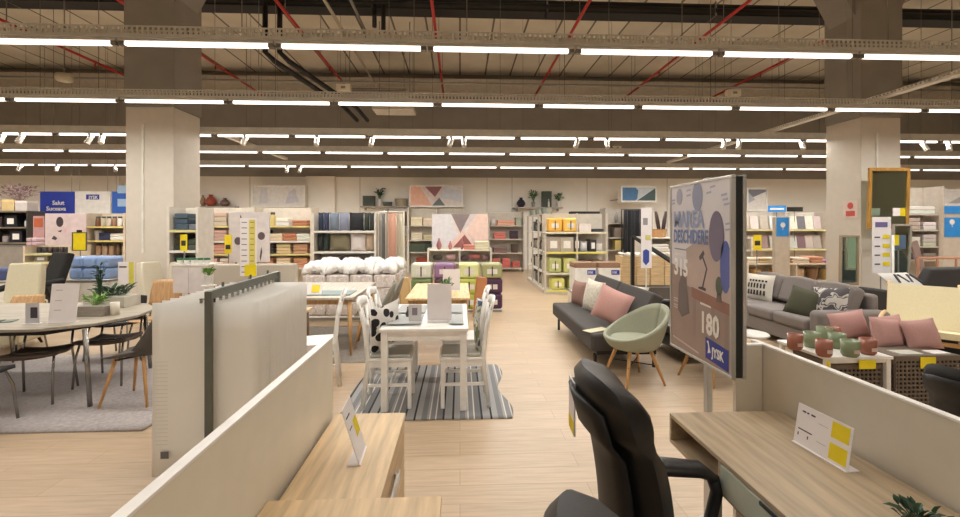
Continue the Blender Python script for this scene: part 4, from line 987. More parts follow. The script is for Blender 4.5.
for px, py, c, lab in cand:
    x, y = G(px, py, .6); m = BRK if c == 'b' else GGL; k = .06 if c == 'b' else .066
    t = thing('glass_candle', '%s candle glass on the low white table' % lab, 'candle', (x, min(y, 3.95), .6), 0, 'candle glasses on the white table')
    MB().lathe([(k * .75, 0), (k * .95, .02), (k, .13), (k * .9, .13), (k * .85, .03), (k * .2, .028)], n=20).build('glass_cup', m, t, smooth=True)
    MB().lathe([(k * .82, .03), (k * .82, .085), (k * .1, .088)], n=16).build('wax', mat((206, 150, 120) if c == 'b' else (170, 176, 140), .5), t)
    MB().box(-k * .35, k * .35, -k * 1.0 - .002, -k * .93, .035, .062).build('paper_label', mat((196, 170, 160), .5), t)
# rattan bench and basket
RAT = mat((112, 98, 84), .7, 'fabric', scale=30)
def rattan(name, label, x0, x1, y0, y1, z1, tagx=None):
    t = thing(name, label, 'basket', ((x0 + x1) / 2, (y0 + y1) / 2, 0))
    MB().box(x0 + .015, x1 - .015, y0 + .015, y1 - .015, .01, z1 - .03).build('liner', mat((40, 34, 30), .8), t, w=True)
    b = MB(); n = int((x1 - x0) / .034)
    for i in range(n + 1):
        x = x0 + (x1 - x0) * i / n; b.box(x - .007, x + .007, y0, y0 + .008, 0, z1); b.box(x - .007, x + .007, y1 - .008, y1, 0, z1)
    nz = int(z1 / .034)
    for i in range(nz + 1):
        z = z1 * i / nz; z = max(z, .007); b.box(x0, x1, y0 - .003, y0 + .006, z - .007, min(z + .007, z1)); b.box(x0 - .003, x0 + .006, y0, y1, z - .007, min(z + .007, z1)); b.box(x1 - .006, x1 + .003, y0, y1, z - .007, min(z + .007, z1))
    ny = int((y1 - y0) / .034)
    for i in range(ny + 1):
        y = y0 + (y1 - y0) * i / ny; b.box(x0, x0 + .008, y - .007, y + .007, 0, z1); b.box(x1 - .008, x1, y - .007, y + .007, 0, z1)
    b.build('woven_side', RAT, t, w=True)
    MB().box(x0 - .006, x1 + .006, y0 - .006, y1 + .006, z1 - .03, z1).build('lid', RAT, t, w=True, bevel=.004)
    if tagx: MB().box(tagx, tagx + .13, y0 - .012, y0 - .008, z1 - .10, z1 - .008).build('yellow_tag', YEL, t, w=True)
    return t
rattan('rattan_basket', 'dark rattan drawer box beneath the low white table', 3.06, 3.45, 3.50, 3.95, .53)
rattan('rattan_basket', 'tall woven rattan basket with yellow tag, right of candle table', 3.57, 4.14, 3.50, 4.25, .59, 3.78)
o = MB().box(0, .2, 0, .12, 0, .006).build('leaflet', mat((196, 196, 184), .6)); o.location = (3.66, 3.54, .5905); tag(o, 'pale leaflet on the left front of the rattan basket lid', 'leaflet')
o = MB().box(0, .15, 0, .1, 0, .006).build('leaflet', PAPER); o.location = (3.95, 3.54, .5905); tag(o, 'white leaflet on the right front of the rattan basket lid', 'leaflet')
PK = mat((192, 150, 144), .9, 'fabric')
for i, (x, y, z, w_, rz, lab) in enumerate(((3.87, 3.86, .69, .38, .2, 'large pink cushion right behind the brick-red candle'), (4.0, 3.98, .69, .28, -.1, 'middle pink cushion standing on the rattan basket'), (4.10, 3.78, .695, .30, -.1, 'rightmost pink cushion on the rattan basket'), (3.76, 4.14, .70, .40, .1, 'rearmost pink cushion, its corner just showing'))):
    cushion('cushion', lab, (x, y, z), (-.3, .12 if i == 0 else -.1, rz), w_, .27, .13, PK, 'pink cushions on the rattan basket')
# dark sofa behind the bentwood chair, its throw and letters
upholstered('dark_sofa', 'charcoal sofa back beyond the bentwood chair at right edge', (7.55, 6.5, 0), PI + .12, 2.4, .95, .45, 1.06, mat((62, 60, 60), .85, 'fabric'), .08, armh=.7, cat='sofa')
o = MB().puff(.5, .42, .16, n=8).build('cushion', mat((206, 202, 196), .9, 'fabric'), smooth=True); o.location = (6.2, 5.95, .86); o.rotation_euler = (-.9, 0, .1)
upholstered('black_armchair', 'black armchair at the right edge behind the bentwood chair', (6.35, 5.15, 0), .3, .8, .8, .42, .78, BLACKF, .08, armh=.66)
tag(o, 'white cushion with dark letters lying on the charcoal sofa top', 'cushion')
b = MB()
for k in range(4): b.obox((-.15 + k * .1, -.079, 0.02), (.03, .01, .16), (0, .35 * (-1) ** k, 0))
b.build('dark_print', TXT, o)
bpy.context.view_layer.update()
dc = office_chair('dark fabric chair back low at right behind the partition', (2.80, 2.22, -.0), .2, mat((44, 43, 44), .8, 'fabric'), 'desk_chair'); dc.scale = (.78, .78, .78)
# ================================================================ BACK OF THE STORE
def col_name(rgb):
    names = {'white': (235, 230, 225), 'cream': (226, 214, 180), 'beige': (196, 176, 150), 'grey': (140, 138, 136), 'charcoal': (60, 58, 60), 'black': (25, 25, 25), 'navy': (44, 52, 80),
             'blue': (90, 120, 180), 'pink': (214, 160, 160), 'red': (176, 70, 60), 'peach': (224, 174, 150), 'orange': (222, 130, 50), 'yellow': (236, 200, 60), 'lime': (190, 200, 60), 'green': (90, 120, 80),
             'brown': (110, 76, 54), 'purple': (100, 60, 96), 'taupe': (140, 124, 108), 'mustard': (190, 150, 70), 'pale blue': (150, 175, 205)}
    return min(names, key=lambda n: sum((a - b) ** 2 for a, b in zip(names[n], rgb)))
def P_(t, name, b, rgb, kind='plain', rough=.7, **k):
    return b.build(name, rgb if not isinstance(rgb, tuple) else mat(rgb, rough, kind), t, **k)
def single(name, b, m, loc, label, cat, group, rz=0, **k):
    o = b.build(name, m, **k); o.location = loc; o.rotation_euler = (0, 0, rz); return tag(o, label, cat, group)
def item(kind, rgb, x, y, z, w, h, d, label, group, rz=0):
    """one article standing on a shelf, its base centre at (x, y, z), facing -Y"""
    fm = mat(rgb, .8, 'fabric'); pm = mat(rgb, .5)
    r = w / 2
    if kind == 'folded textile':
        b = MB(); n = max(1, int(h / .07)); hh = h / n
        for i in range(n): b.box(-r, r, -d / 2, d / 2, i * hh + .002, (i + 1) * hh - .002)
        o = single('folded_textile', b, fm, (x, y, z), label, 'textile', group, bevel=min(.02, hh * .4)); return o
    if kind == 'pillow': return single('pillow', MB().puff(w, h, min(d, .16), Matrix.Translation((0, 0, h / 2)), n=6), fm, (x, y, z), label, 'pillow', group, rz, smooth=True)
    if kind == 'box':
        t = thing('storage_box', label, 'box', (x, y, z), rz, group)
        MB().box(-r, r, -d / 2, d / 2, 0, h * .8).build('body', pm, t, bevel=.004); MB().box(-r - .002, r + .002, -d / 2 - .003, d / 2 + .003, h * .8, h).build('lid', mat(tuple(min(255, int(c * 1.12)) for c in rgb), .5), t, bevel=.004); return t
    if kind == 'carton':
        t = thing('carton', label, 'box', (x, y, z), rz, group)
        MB().box(-r, r, -d / 2, d / 2, 0, h).build('body', pm, t, bevel=.003); MB().box(-r * .55, r * .55, -d / 2 - .004, -d / 2 - .0005, h * .25, h * .75).build('printed_panel', WHITE, t); return t
    if kind == 'bottle':
        t = thing('bottle', label, 'bottle', (x, y, z), 0, group)
        MB().lathe([(r * .9, 0), (r, .02), (r, h * .6), (r * .35, h * .78), (r * .35, h * .9)], n=12).build('body', mat(rgb, .25), t, smooth=True); MB().lathe([(r * .4, h * .9), (r * .4, h)], n=10).build('cap', WHITE, t); return t
    if kind == 'jar':
        t = thing('jar', label, 'jar', (x, y, z), 0, group)
        MB().lathe([(r * .85, 0), (r, .02), (r, h * .75), (r * .8, h * .82)], n=12).build('body', mat(rgb, .3), t, smooth=True); MB().lathe([(r * .85, h * .82), (r * .85, h)], n=12).build('lid', mat((80, 76, 70), .5), t); return t
    if kind == 'vase': return single('vase', MB().lathe([(r * .5, 0), (r * .95, h * .25), (r, h * .45), (r * .6, h * .75), (r * .3, h * .85), (r * .42, h), (r * .3, h * .98)], n=14), mat(rgb, .3), (x, y, z), label, 'vase', group, smooth=True)
    if kind == 'round cushion': return single('round_cushion', MB().lathe([(.01, -d * .25), (r * .8, -d * .2), (r, 0), (r * .8, d * .2), (.01, d * .25)], n=16), fm, (x, y, z + r), label, 'cushion', group, smooth=True)
    if kind == 'basket':
        t = thing('basket', label, 'basket', (x, y, z), 0, group)
        MB().lathe([(r * .8, 0), (r * .95, h), (r * .88, h), (r * .74, .02)], n=14, sy=min(1, d / w)).build('body', mat(rgb, .8, 'fluffy'), t); MB().lathe([(r * .97, h * .92), (r * .97, h)], n=14, sy=min(1, d / w)).build('rim', mat(tuple(int(c * .8) for c in rgb), .8), t); return t
    if kind == 'book':
        b = MB().obox((0, 0, h / 2 + .01), (w, .03, h), (-.16, 0, 0)); return single('display_book', b, mat(rgb, .4), (x, y, z), label, 'book', group, bevel=.002)
    if kind == 'frame':
        t = thing('picture_frame', label, 'picture frame', (x, y, z), rz, group)
        b = MB(); f = .025; b.box(-r, r, -.012, .012, 0, f).box(-r, r, -.012, .012, h - f, h).box(-r, -r + f, -.012, .012, f, h - f).box(r - f, r, -.012, .012, f, h - f); b.build('frame', pm, t)
        MB().box(-r + f, r - f, -.004, .008, f, h - f).build('print', mat((226, 220, 214), .5), t); return t
    if kind == 'duvet pack':
        t = thing('duvet_pack', label, 'bedding', (x, y, z), rz, group)
        MB().box(-r, r, -d / 2, d / 2, .002, h).build('bag', mat(rgb, .45, 'fabric', bump=.3), t, bevel=min(.05, h * .25), seg=4)
        MB().box(-.012, .012, -d / 2 - .012, -d / 2 + .01, h * .15, h * .8).build('strap', mat((60, 58, 56), .6), t); MB().box(-r * .5, r * .5, -d / 2 - .006, -d / 2 + .01, h * .3, h * .62).build('insert_card', mat((228, 222, 212), .5), t); return t
    if kind == 'hanging textile':
        o = single('hanging_textile', MB().surf(lambda u, v: ((u - .5) * w, .03 * math.sin(u * 15 + x * 9) , v * h), 12, 4, .012), fm, (x, y, z), label, 'curtain', group, smooth=True); return o
def fill(spec, x0, x1, y, z, d, shelf, unit, group, cnt=0):
    """spec: list of (kind, rgb, width, height, stack); laid from the left, spread evenly"""
    tot = sum(s[2] for s in spec); gap = ((x1 - x0) - tot) / (len(spec) + 1)
    if gap < 0.003: k = ((x1 - x0) - .003 * (len(spec) + 1)) / tot; gap = .003
    else: k = 1
    x = x0 + gap
    for (kind, rgb, w, h, n) in spec:
        w *= k
        for j in range(n):
            nm = ORD[min(cnt, len(ORD) - 1)]
            lvl = '' if n == 1 else (' lower' if j == 0 else ' upper' if j == n - 1 else ' middle')
            lab = '%s%s %s, %s from left on %s of %s' % (col_name(rgb), '', kind + ('' if not lvl else ''), nm + (lvl if lvl else ''), shelf, unit)
            item(kind, tuple(max(0, min(255, c + random.randint(-6, 6))) for c in rgb), x + w / 2, y, z + j * h + .001, w, h, d, lab, group)
        cnt += 1
        x += w + gap
    return cnt
def shelving(name, label, px0, px1, Y, depth, ztop, pys, zb=0.0, back=True, frame=(226, 222, 214), strip=mat((226, 216, 156), .5), stripd=None, unit='', specs=(), group='', header=None, refpx=None, names=None):
    """a run of shelves on a straight front line at Y (front edge), shelves at the photo heights pys"""
    x0, x1 = AX(px0, Y), AX(px1, Y); fm = mat(frame, .5)
    t = thing(name, label, 'shelving', ((x0 + x1) / 2, Y + depth / 2, 0))
    for x in (x0, x1): MB().box(x - .02, x + .02, Y, Y + depth, 0, ztop).build('side_panel', fm, t, w=True)
    if back: MB().box(x0 + .02, x1 - .02, Y + depth - .02, Y + depth, 0.08, ztop).build('back_panel', fm, t, w=True)
    mid = []
    n = max(1, round((x1 - x0) / 1.1))
    for k in range(1, n): 
        xm = x0 + (x1 - x0) * k / n; MB().box(xm - .015, xm + .015, Y + .01, Y + depth - .02, 0, ztop).build('divider', fm, t, w=True); mid.append(xm)
    rp = refpx or (px0 + px1) / 2
    zs = [AZ(rp, py, Y) for py in pys]
    xs = [x0 + .02] + mid + [x1 - .02]
    for i, z in enumerate(zs):
        sh = MB()
        for a_, b_ in zip(xs[:-1], xs[1:]): sh.box(a_ + .016, b_ - .016, Y + .005, Y + depth - .021, z - .03, z)
        s = sh.build('shelf', fm, t, w=True)
        if strip: MB().box(x0 + .02, x1 - .02, Y - .008, Y + .002, z - .038, z + .002).build('price_strip', stripd if stripd and i % 2 else strip, s, w=True)
    nm = names or ['top shelf', 'second shelf', 'third shelf', 'fourth shelf', 'fifth shelf', 'lowest shelf']
    for i, sp_ in enumerate(specs):
        if not sp_: continue
        nb = len(xs) - 1; q = len(sp_) / nb; c0 = 0
        for bi in range(nb):
            part_ = sp_[round(bi * q):round((bi + 1) * q)]
            if part_: c0 = fill(part_, xs[bi] + .02, xs[bi + 1] - .02, Y + depth * .45, zs[i], depth * .62, nm[i], unit, group, c0)
        # keep goods clear of dividers: they are shallower than the bays
    return t, x0, x1, zs
# colours
NAVY = (48, 54, 78); GRB = (124, 134, 150); BLK = (34, 33, 34); TAU = (132, 118, 102); WHI = (228, 224, 216); PEA = (222, 172, 148); CRE = (222, 212, 184); BEI = (198, 180, 154); PNK = (206, 140, 134); RDD = (172, 78, 66)
ORG = (214, 140, 60); GRE = (92, 116, 82); DGE = (60, 74, 56); YLW = (240, 190, 50); LIM = (196, 204, 70); BRN = (112, 80, 58); GRY = (138, 136, 134); PUR = (96, 56, 84); LBL = (150, 176, 206); CHA = (60, 58, 60)

def header(label, px0, px1, py0, py1, Y, shapes, bg, depth=.3, fr=WHITE):
    """a box-framed picture above the shelving"""
    x0, x1 = AX(px0, Y), AX(px1, Y); z0, z1 = AZ((px0 + px1) / 2, py1, Y), AZ((px0 + px1) / 2, py0, Y)
    t = thing('header_picture', label, 'picture', ((x0 + x1) / 2, Y + depth / 2, z0))
    f = .05; b = MB(); b.box(x0, x1, Y, Y + depth, z0, z0 + f).box(x0, x1, Y, Y + depth, z1 - f, z1).box(x0, x0 + f, Y, Y + depth, z0 + f, z1 - f).box(x1 - f, x1, Y, Y + depth, z0 + f, z1 - f); b.build('frame', fr, t, w=True)
    cv = MB().box(x0 + f, x1 - f, Y + .03, Y + .05, z0 + f, z1 - f).build('print', mat(bg, .6), t, w=True)
    W_, H_ = x1 - x0 - 2 * f, z1 - z0 - 2 * f
    for i, (poly, c) in enumerate(shapes):
        b = MB(); n = len(poly); e = .002 + .0015 * i; pts = [(x0 + f + u * W_, z0 + f + v * H_) for u, v in poly]
        b.add([(x, Y + .03 - e, z) for x, z in pts] + [(x, Y + .03, z) for x, z in pts], [tuple(range(n)), tuple(range(2 * n - 1, n - 1, -1))] + [(k, k + n, (k + 1) % n + n, (k + 1) % n) for k in range(n)])
        b.build('printed_shape', mat(c, .6), cv, w=True)
    for xx in (x0 + .1, x1 - .1): MB().box(xx - .02, xx + .02, Y + depth - .04, 16.89, z0 + .1, z0 + .14).build('wall_bracket', GREYM, t, w=True) if Y + depth < 16.8 else None
    return t
GEO = [([(0, 0), (.42, 0), (.18, 1), (0, 1)], (226, 176, 152)), ([(.25, 1), (.62, 1), (.47, .4)], (140, 88, 92)), ([(.18, 1), (.28, 1), (.55, .25), (.48, .1)], (216, 196, 190)), ([(.62, 1), (.74, 1), (.5, .1), (.44, .3)], (206, 190, 188)), ([(.42, 0), (.68, 0), (.56, .42)], (104, 112, 112)), ([(.56, .42), (.66, .95), (1, .8), (1, .2)], (196, 198, 204))]
header('framed picture of pink, plum and grey triangles above the centre shelves', 409, 463, 185, 207, 16.3, GEO, (216, 206, 200))
header('white-framed header with pale line drawings above left shelves', 252, 305, 185, 207, 16.3, [([(.1, .1), (.3, .15), (.26, .9), (.14, .85)], (204, 202, 206)), ([(.62, .1), (.9, .2), (.82, .9), (.7, .7)], (200, 198, 206))], (220, 216, 212))
header('framed header with blue and dark green angular shapes', 621, 657, 186, 202, 15.5, [([(0, 0), (.4, 0), (.6, .5), (.4, 1), (0, 1)], (72, 116, 156)), ([(.45, 0), (1, 0), (1, .95)], (72, 92, 92)), ([(.45, 0), (.62, .45), (1, 1), (.5, 1)], (190, 196, 200))], (196, 202, 206), fr=WHITE)
header('small white-framed header beyond the advertising sign', 747, 768, 188, 211, 15.5, [([(0, .5), (1, .9), (1, 1), (0, 1)], (120, 120, 128)), ([(0, .3), (.4, .5), (0, .9)], (170, 172, 180))], (214, 208, 202))
header('white header with a pale triangle at the right edge shelves', 941, 975, 189, 205, 13.0, [([(.2, 0), (.9, 0), (.9, .9)], (176, 172, 172))], (220, 214, 208))

# --- centre back wall
SBK = dict(frame=(206, 198, 184), strip=None)
names = ['top shelf', 'second shelf', 'third shelf', 'bottom shelf']
t_, x0, x1, zs = shelving('wall_shelving', 'pale back-wall shelving with red and pink textiles right of triangle poster', 489, 524, 16.0, .5, AZ(505, 212, 16.0), (225.5, 239, 253, 268), **SBK, names=names, unit='pink textile shelving', group='textiles on the pink shelving',
    specs=([('pillow', (200, 190, 186), .2, .3, 1), ('folded textile', PEA, .62, .10, 2), ('folded textile', (170, 176, 160), .22, .3, 1)], [('folded textile', (206, 120, 112), .42, .12, 2), ('folded textile', (70, 62, 60), .3, .30, 1)], [('folded textile', (140, 110, 98), .5, .10, 2), ('basket', (92, 70, 60), .3, .3, 1)], [('folded textile', (196, 104, 94), .28, .11, 3), ('folded textile', (206, 110, 98), .28, .11, 3), ('folded textile', (190, 100, 92), .28, .11, 2)]))
t_, x0, x1, zs = shelving('wall_shelving', 'pale back-wall shelving with cream, green and red boxes left of poster', 408.5, 464, 16.0, .5, AZ(436, 207, 16.0), (225.5, 240, 252, 266), **SBK, names=names, unit='cream box shelving', group='goods on the cream box shelving',
    specs=([('box', CRE, .4, .3, 1), ('box', (214, 204, 176), .4, .26, 1), ('pillow', WHI, .4, .34, 1)], [('folded textile', CRE, .4, .09, 3), ('folded textile', (196, 186, 150), .4, .1, 2), ('folded textile', WHI, .4, .1, 2)], [('box', DGE, .5, .28, 1), ('box', (44, 56, 44), .4, .28, 1), ('basket', BRN, .4, .28, 1)], [('folded textile', (150, 70, 46), .5, .1, 3), ('folded textile', (168, 84, 56), .4, .1, 2)]))
t_, x0, x1, zs = shelving('wall_shelving', 'narrow back-wall shelving with orange baskets behind hanging curtains', 386, 407.5, 16.0, .5, AZ(396, 208, 16.0), (226, 246, 262), **SBK, names=['top shelf', 'middle shelf', 'bottom shelf'], unit='orange basket shelving', group='goods on the orange basket shelving',
    specs=([('box', (120, 84, 52), .6, .52, 1)], [('basket', ORG, .3, .4, 1), ('basket', (222, 170, 90), .3, .36, 1)], [('basket', (120, 120, 90), .5, .34, 1)]))
# geometric poster board with its display table
def board(name, label, px0, px1, py0, py1, Y, bg, shapes=(), th=.03, cat='poster', foot=True, stand=True, z0=None, rgbf=WHITE):
    x0, x1 = AX(px0, Y), AX(px1, Y); pm = (px0 + px1) / 2; zb = AZ(pm, py1, Y) if z0 is None else z0; zt = AZ(pm, py0, Y)
    t = thing(name, label, cat, ((x0 + x1) / 2, Y, 0 if stand else zb))
    cv = MB().box(x0, x1, Y, Y + th, zb, zt).build('panel', mat(bg, .5), t, w=True, bevel=.003)
    W_, H_ = x1 - x0, zt - zb
    for i, (poly, c) in enumerate(shapes):
        b = MB(); n = len(poly); e = .0015 + .0015 * i; pts = [(x0 + u * W_, zb + v * H_) for u, v in poly]
        b.add([(x, Y - e, z) for x, z in pts] + [(x, Y + .001, z) for x, z in pts], [tuple(range(n)), tuple(range(2 * n - 1, n - 1, -1))] + [(k, k + n, (k + 1) % n + n, (k + 1) % n) for k in range(n)])
        b.build('printed_shape', c if not isinstance(c, tuple) else mat(c, .6), cv, w=True)
    if stand:
        for x in (x0 + W_ * .15, x1 - W_ * .15): MB().box(x - .015, x + .015, Y + th, Y + th + .03, 0, zb + H_ * .5).build('post', GREYM, t, w=True); MB().box(x - .02, x + .02, Y - .15, Y + .25, 0, .02).build('foot', GREYM, t, w=True)
    return t, x0, x1, zb, zt
GEO2 = [([(0, 0), (.3, .0), (.5, .42), (.42, .5), (.34, 1), (0, 1)], (214, 210, 212)), ([(.34, 1), (.68, 1), (.52, .42)], (132, 118, 118)), ([(.68, 1), (.8, 1), (.55, .5), (.5, .45)], (206, 192, 190)), ([(.8, 1), (1, 1), (1, 0), (.85, 0), (.6, .42)], (230, 200, 186)), ([(.22, .0), (.34, .0), (.6, .46), (.56, .56)], (228, 196, 184)), ([(.34, 0), (.78, 0), (.58, .42)], (146, 88, 84)), ([(.62, .5), (.68, .44), (.9, .0), (.8, .0)], (216, 190, 184))]
board('geometric_poster', 'large poster of grey, plum and peach triangles in mid store', 432, 488, 214, 249.5, 14.2, (220, 204, 196), GEO2)
t, x0, x1, zs = shelving('display_table', 'open white display unit beneath the triangle poster', 428, 491, 13.2, .55, AZ(460, 248.5, 13.2), (250, 263), strip=None, frame=(222, 214, 202), names=['top', 'lower shelf'], unit='poster display unit', group='goods on the poster display unit',
    specs=([('vase', (150, 96, 96), .16, .34, 1), ('vase', (190, 130, 124), .13, .26, 1), ('vase', (160, 100, 104), .14, .34, 1), ('folded textile', (206, 140, 124), .46, .075, 2), ('folded textile', CRE, .62, .085, 3)], [('round cushion', (70, 58, 60), .30, .3, 1), ('round cushion', (176, 140, 132), .32, .3, 1), ('round cushion', (84, 66, 66), .26, .3, 1), ('round cushion', (160, 96, 86), .36, .3, 1), ('round cushion', (110, 84, 84), .26, .3, 1)]))
# wall shelves with decoration
def wall_shelf(label, px0, px1, py, Y=16.5):
    x0, x1 = AX(px0, Y), AX(px1, Y); z = AZ((px0 + px1) / 2, py, Y)
    t = thing('wall_shelf', label, 'shelf', ((x0 + x1) / 2, Y + .2, z)); MB().box(x0, x1, Y, YF, z - .05, z).build('board', mat((168, 158, 146), .5), t, w=True, bevel=.004)
    for x in (x0 + .15, x1 - .15): MB().box(x - .01, x + .01, Y + .1, YF, z - .15, z - .05).build('bracket', GREYM, t, w=True)
    return z
z = wall_shelf('floating wall shelf with navy ball vase and plants right of centre', 514, 563, 207)
Y = 16.68
def at_(px): return AX(px, Y)
item('vase', (44, 48, 66), at_(521), Y, z, .34, .36, .3, 'round navy vase on the right floating wall shelf', 'decorations on the right wall shelf')
potted('potted_plant', 'tall sprawling green plant on the right floating wall shelf', at_(533), Y - .08, z, .08, .2, mat((150, 150, 144), .5), 40, .16, .42, .15, .05, 12, GRN)
item('box', (50, 60, 46), at_(546.5), Y, z, .36, .6, .16, 'dark green framed box on the right floating wall shelf', 'decorations on the right wall shelf')
item('bottle', WHI, at_(548), Y - .13, z, .08, .3, .08, 'small white bottle before the dark green box on wall shelf', 'decorations on the right wall shelf')
potted('potted_plant', 'bushy plant in a white pot ending the right wall shelf', at_(558.5), Y - .06, z, .1, .22, WHITE, 40, .16, .28, .13, .06, 13, GRN)
z = wall_shelf('floating wall shelf with dark box and woven basket left of centre', 360, 408, 206)
item('box', (58, 64, 52), at_(369), Y, z, .42, .38, .2, 'dark box on the left end of the left floating wall shelf', 'decorations on the left wall shelf')
potted('potted_plant', 'dark leafy plant in a white vase on the left floating shelf', at_(380), Y - .05, z, .06, .26, WHITE, 46, .18, .42, .14, .06, 14, GRND)
item('basket', (90, 96, 84), at_(387.5), Y, z, .38, .16, .2, 'flat dark bowl-like basket on the left floating wall shelf', 'decorations on the left wall shelf')
item('basket', (170, 156, 130), at_(401), Y, z, .5, .28, .3, 'large woven beige basket on the left floating wall shelf', 'decorations on the left wall shelf')
z = wall_shelf('floating wall shelf with terracotta vase far left of centre', 198, 234, 206)
item('vase', (150, 118, 96), at_(203), Y, z, .2, .4, .2, 'slim brown vase on the far left wall shelf', 'decorations on the far left wall shelf')
item('vase', (170, 80, 60), at_(211), Y, z, .38, .42, .3, 'round terracotta vase on the far left wall shelf', 'decorations on the far left wall shelf')
item('vase', (130, 104, 96), at_(225), Y, z, .34, .3, .3, 'squat grey-brown vase on the far left wall shelf', 'decorations on the far left wall shelf')

# --- centre: pillow rack
def rack_labels(unit): return dict(unit=unit, group='goods on the ' + unit)
t, x0, x1, zs = shelving('pillow_rack', 'tall white pillow rack left of the hanging curtains', 313, 375, 9.5, .5, AZ(344, 213, 9.5), (231, 251.5, 272), frame=(216, 208, 196), strip=WHITEG, back=True, names=['top shelf', 'second shelf', 'third shelf'], **rack_labels('pillow rack'),
    specs=([('pillow', NAVY, .13, .40, 1), ('pillow', (52, 60, 92), .13, .40, 1), ('pillow', GRB, .24, .40, 1), ('pillow', (132, 142, 156), .24, .40, 1), ('pillow', BLK, .36, .40, 1), ('pillow', (52, 52, 54), .13, .40, 1), ('pillow', (46, 48, 52), .13, .40, 1)],
           [('pillow', (56, 52, 52), .12, .38, 1), ('pillow', (60, 58, 58), .12, .38, 1), ('pillow', TAU, .46, .36, 1), ('pillow', WHI, .34, .38, 1), ('pillow', (196, 178, 150), .2, .38, 1)], [('folded textile', CHA, .35, .1, 2), ('folded textile', (80, 70, 66), .35, .1, 3), ('folded textile', GRY, .3, .1, 2)]))
# hanging curtains on a rail
x0, x1 = AX(377, 9.6), AX(403, 9.6); zr = AZ(390, 213, 9.6)
t = thing('curtain_rail', 'white rail stand with hanging curtains beside the pillow rack', 'rack', ((x0 + x1) / 2, 9.7, 0))
MB().cyl((x0, 9.75, zr + .03), (x1, 9.75, zr + .03), .015, n=8).build('rail', WHITE, t, w=True)
for x in (x0, x1): MB().box(x - .015, x + .015, 9.735, 9.765, 0, zr + .05).build('upright', WHITE, t, w=True)
for i, c in enumerate(((176, 168, 156), (120, 118, 118), (196, 184, 168), (222, 172, 148), (226, 180, 156), (206, 190, 170), (220, 212, 190))):
    w_ = (x1 - x0 - .04) / 7
    item('hanging textile', c, x0 + .02 + w_ * (i + .5), 9.72, .35, w_ * .96, zr - .36, .02, '%s hanging curtain, %s from left on the rail by the pillow rack' % (col_name(c), ORD[i]), 'curtains on the rail')
# --- bedding islands
WB = (232, 228, 224); PG = pattern('magic', [(0, (214, 204, 198)), (.48, (228, 220, 212)), (.55, (204, 190, 182))], 14, name='printed_bedding')
for r, (Yb, pxs) in enumerate(((8.1, (318, 341, 364, 387)), (9.0, (330, 352, 374, 395)))):
    for i, px in enumerate(pxs):
        x = AX(px, Yb)
        for j in range(3):
            z = .10 + j * .235
            lab = 'patterned pink-grey bedding bale, %s from left, %s in the %s row' % (ORD[i], ('bottom', 'middle', 'top')[j], ('front', 'rear')[r])
            o = MB().box(-.2, .2, -.24, .24, 0, .232).build('bedding_bale', PG, bevel=.03, seg=3); o.location = (x, Yb, z); tag(o, lab, 'bedding', 'patterned bedding bales')
        o = MB().surf(lambda u, v: ((u - .5) * .42, (v - .5) * .5, .12 + .03 * math.sin(u * 17 + i) * math.sin(v * 13) - .10 * abs(2 * u - 1) ** 4 - .10 * abs(2 * v - 1) ** 4), 12, 12, .115).build('duvet', mat((240, 236, 232), .9, 'fluffy'), smooth=True)
        o.location = (x, Yb, .10 + 3 * .235 + .10); tag(o, 'fluffy white duvet on the %s bedding stack of the %s row' % (ORD[i], ('front', 'rear')[r]), 'duvet', 'white duvets on the bedding stacks')
    xa, xb = AX(pxs[0], Yb) - .25, AX(pxs[-1], Yb) + .25
    t = thing('pallet_base', 'low white base under the %s row of bedding stacks' % ('front', 'rear')[r], 'display base', ((xa + xb) / 2, Yb, 0)); MB().box(xa, xb, Yb - .28, Yb + .28, 0, .09).build('deck', WHITE, t, w=True, bevel=.01); MB().box(xa + .05, xb - .05, Yb - .285, Yb - .28, .02, .07).build('kick_strip', GREYM, t, w=True)
stk = [(422, 'green', ((150, 156, 100), (206, 206, 190)), 2), (445, 'purple', ((92, 60, 84), (146, 110, 150)), 2), (469, 'lime', (LIM, (206, 210, 130)), 3), (491.5, 'olive', ((64, 36, 66), (150, 146, 100)), 2)]
for i, (px, nm, cols, n) in enumerate(stk):
    Yb = 8.75; x = AX(px, Yb); zt = .93
    for j in range(3):
        c = {'green': ((150, 110, 60), (120, 140, 90), (214, 216, 196)), 'purple': ((84, 54, 74), (84, 54, 74), (150, 112, 150)), 'lime': ((184, 190, 84), (190, 196, 90), (224, 226, 160)), 'olive': ((72, 40, 70), (76, 42, 74), (166, 166, 120))}[nm][j]
        item('duvet pack', c, x, Yb, .06 + j * .295, .40, .29, .42, '%s duvet pack, %s of the %s stack beyond oak table' % (col_name(c), ('bottom', 'middle', 'top')[j], ORD[i]), 'coloured duvet packs beyond the oak table', )
    t = thing('pallet_base', 'low white base under the %s coloured duvet stack' % ORD[i], 'display base', (x, Yb, 0)); MB().box(-.2, .2, -.21, .21, 0, .058).build('deck', WHITE, t, bevel=.005); MB().box(-.18, .18, -.215, -.21, .01, .045).build('kick_strip', GREYM, t)
for i, (px, py) in enumerate(((407, 286), (478, 290))):
    x, z = A(px, py, 7.9)
    o = MB().box(-.1, .1, -.06, .06, 0, .74).build('wrapped_roll', mat((184, 124, 78) if i else (206, 172, 118), .7, 'fabric'), bevel=.04, seg=3); o.location = (x, 7.95, 0.0); o.rotation_euler = (-.05, .1 * (1 if i else -1), 0); o.location.z = .012
    tag(o, ('amber' if not i else 'burnt orange') + ' wrapped roll standing at the %s of the duvet stacks' % ('left' if not i else 'right'), 'roll')
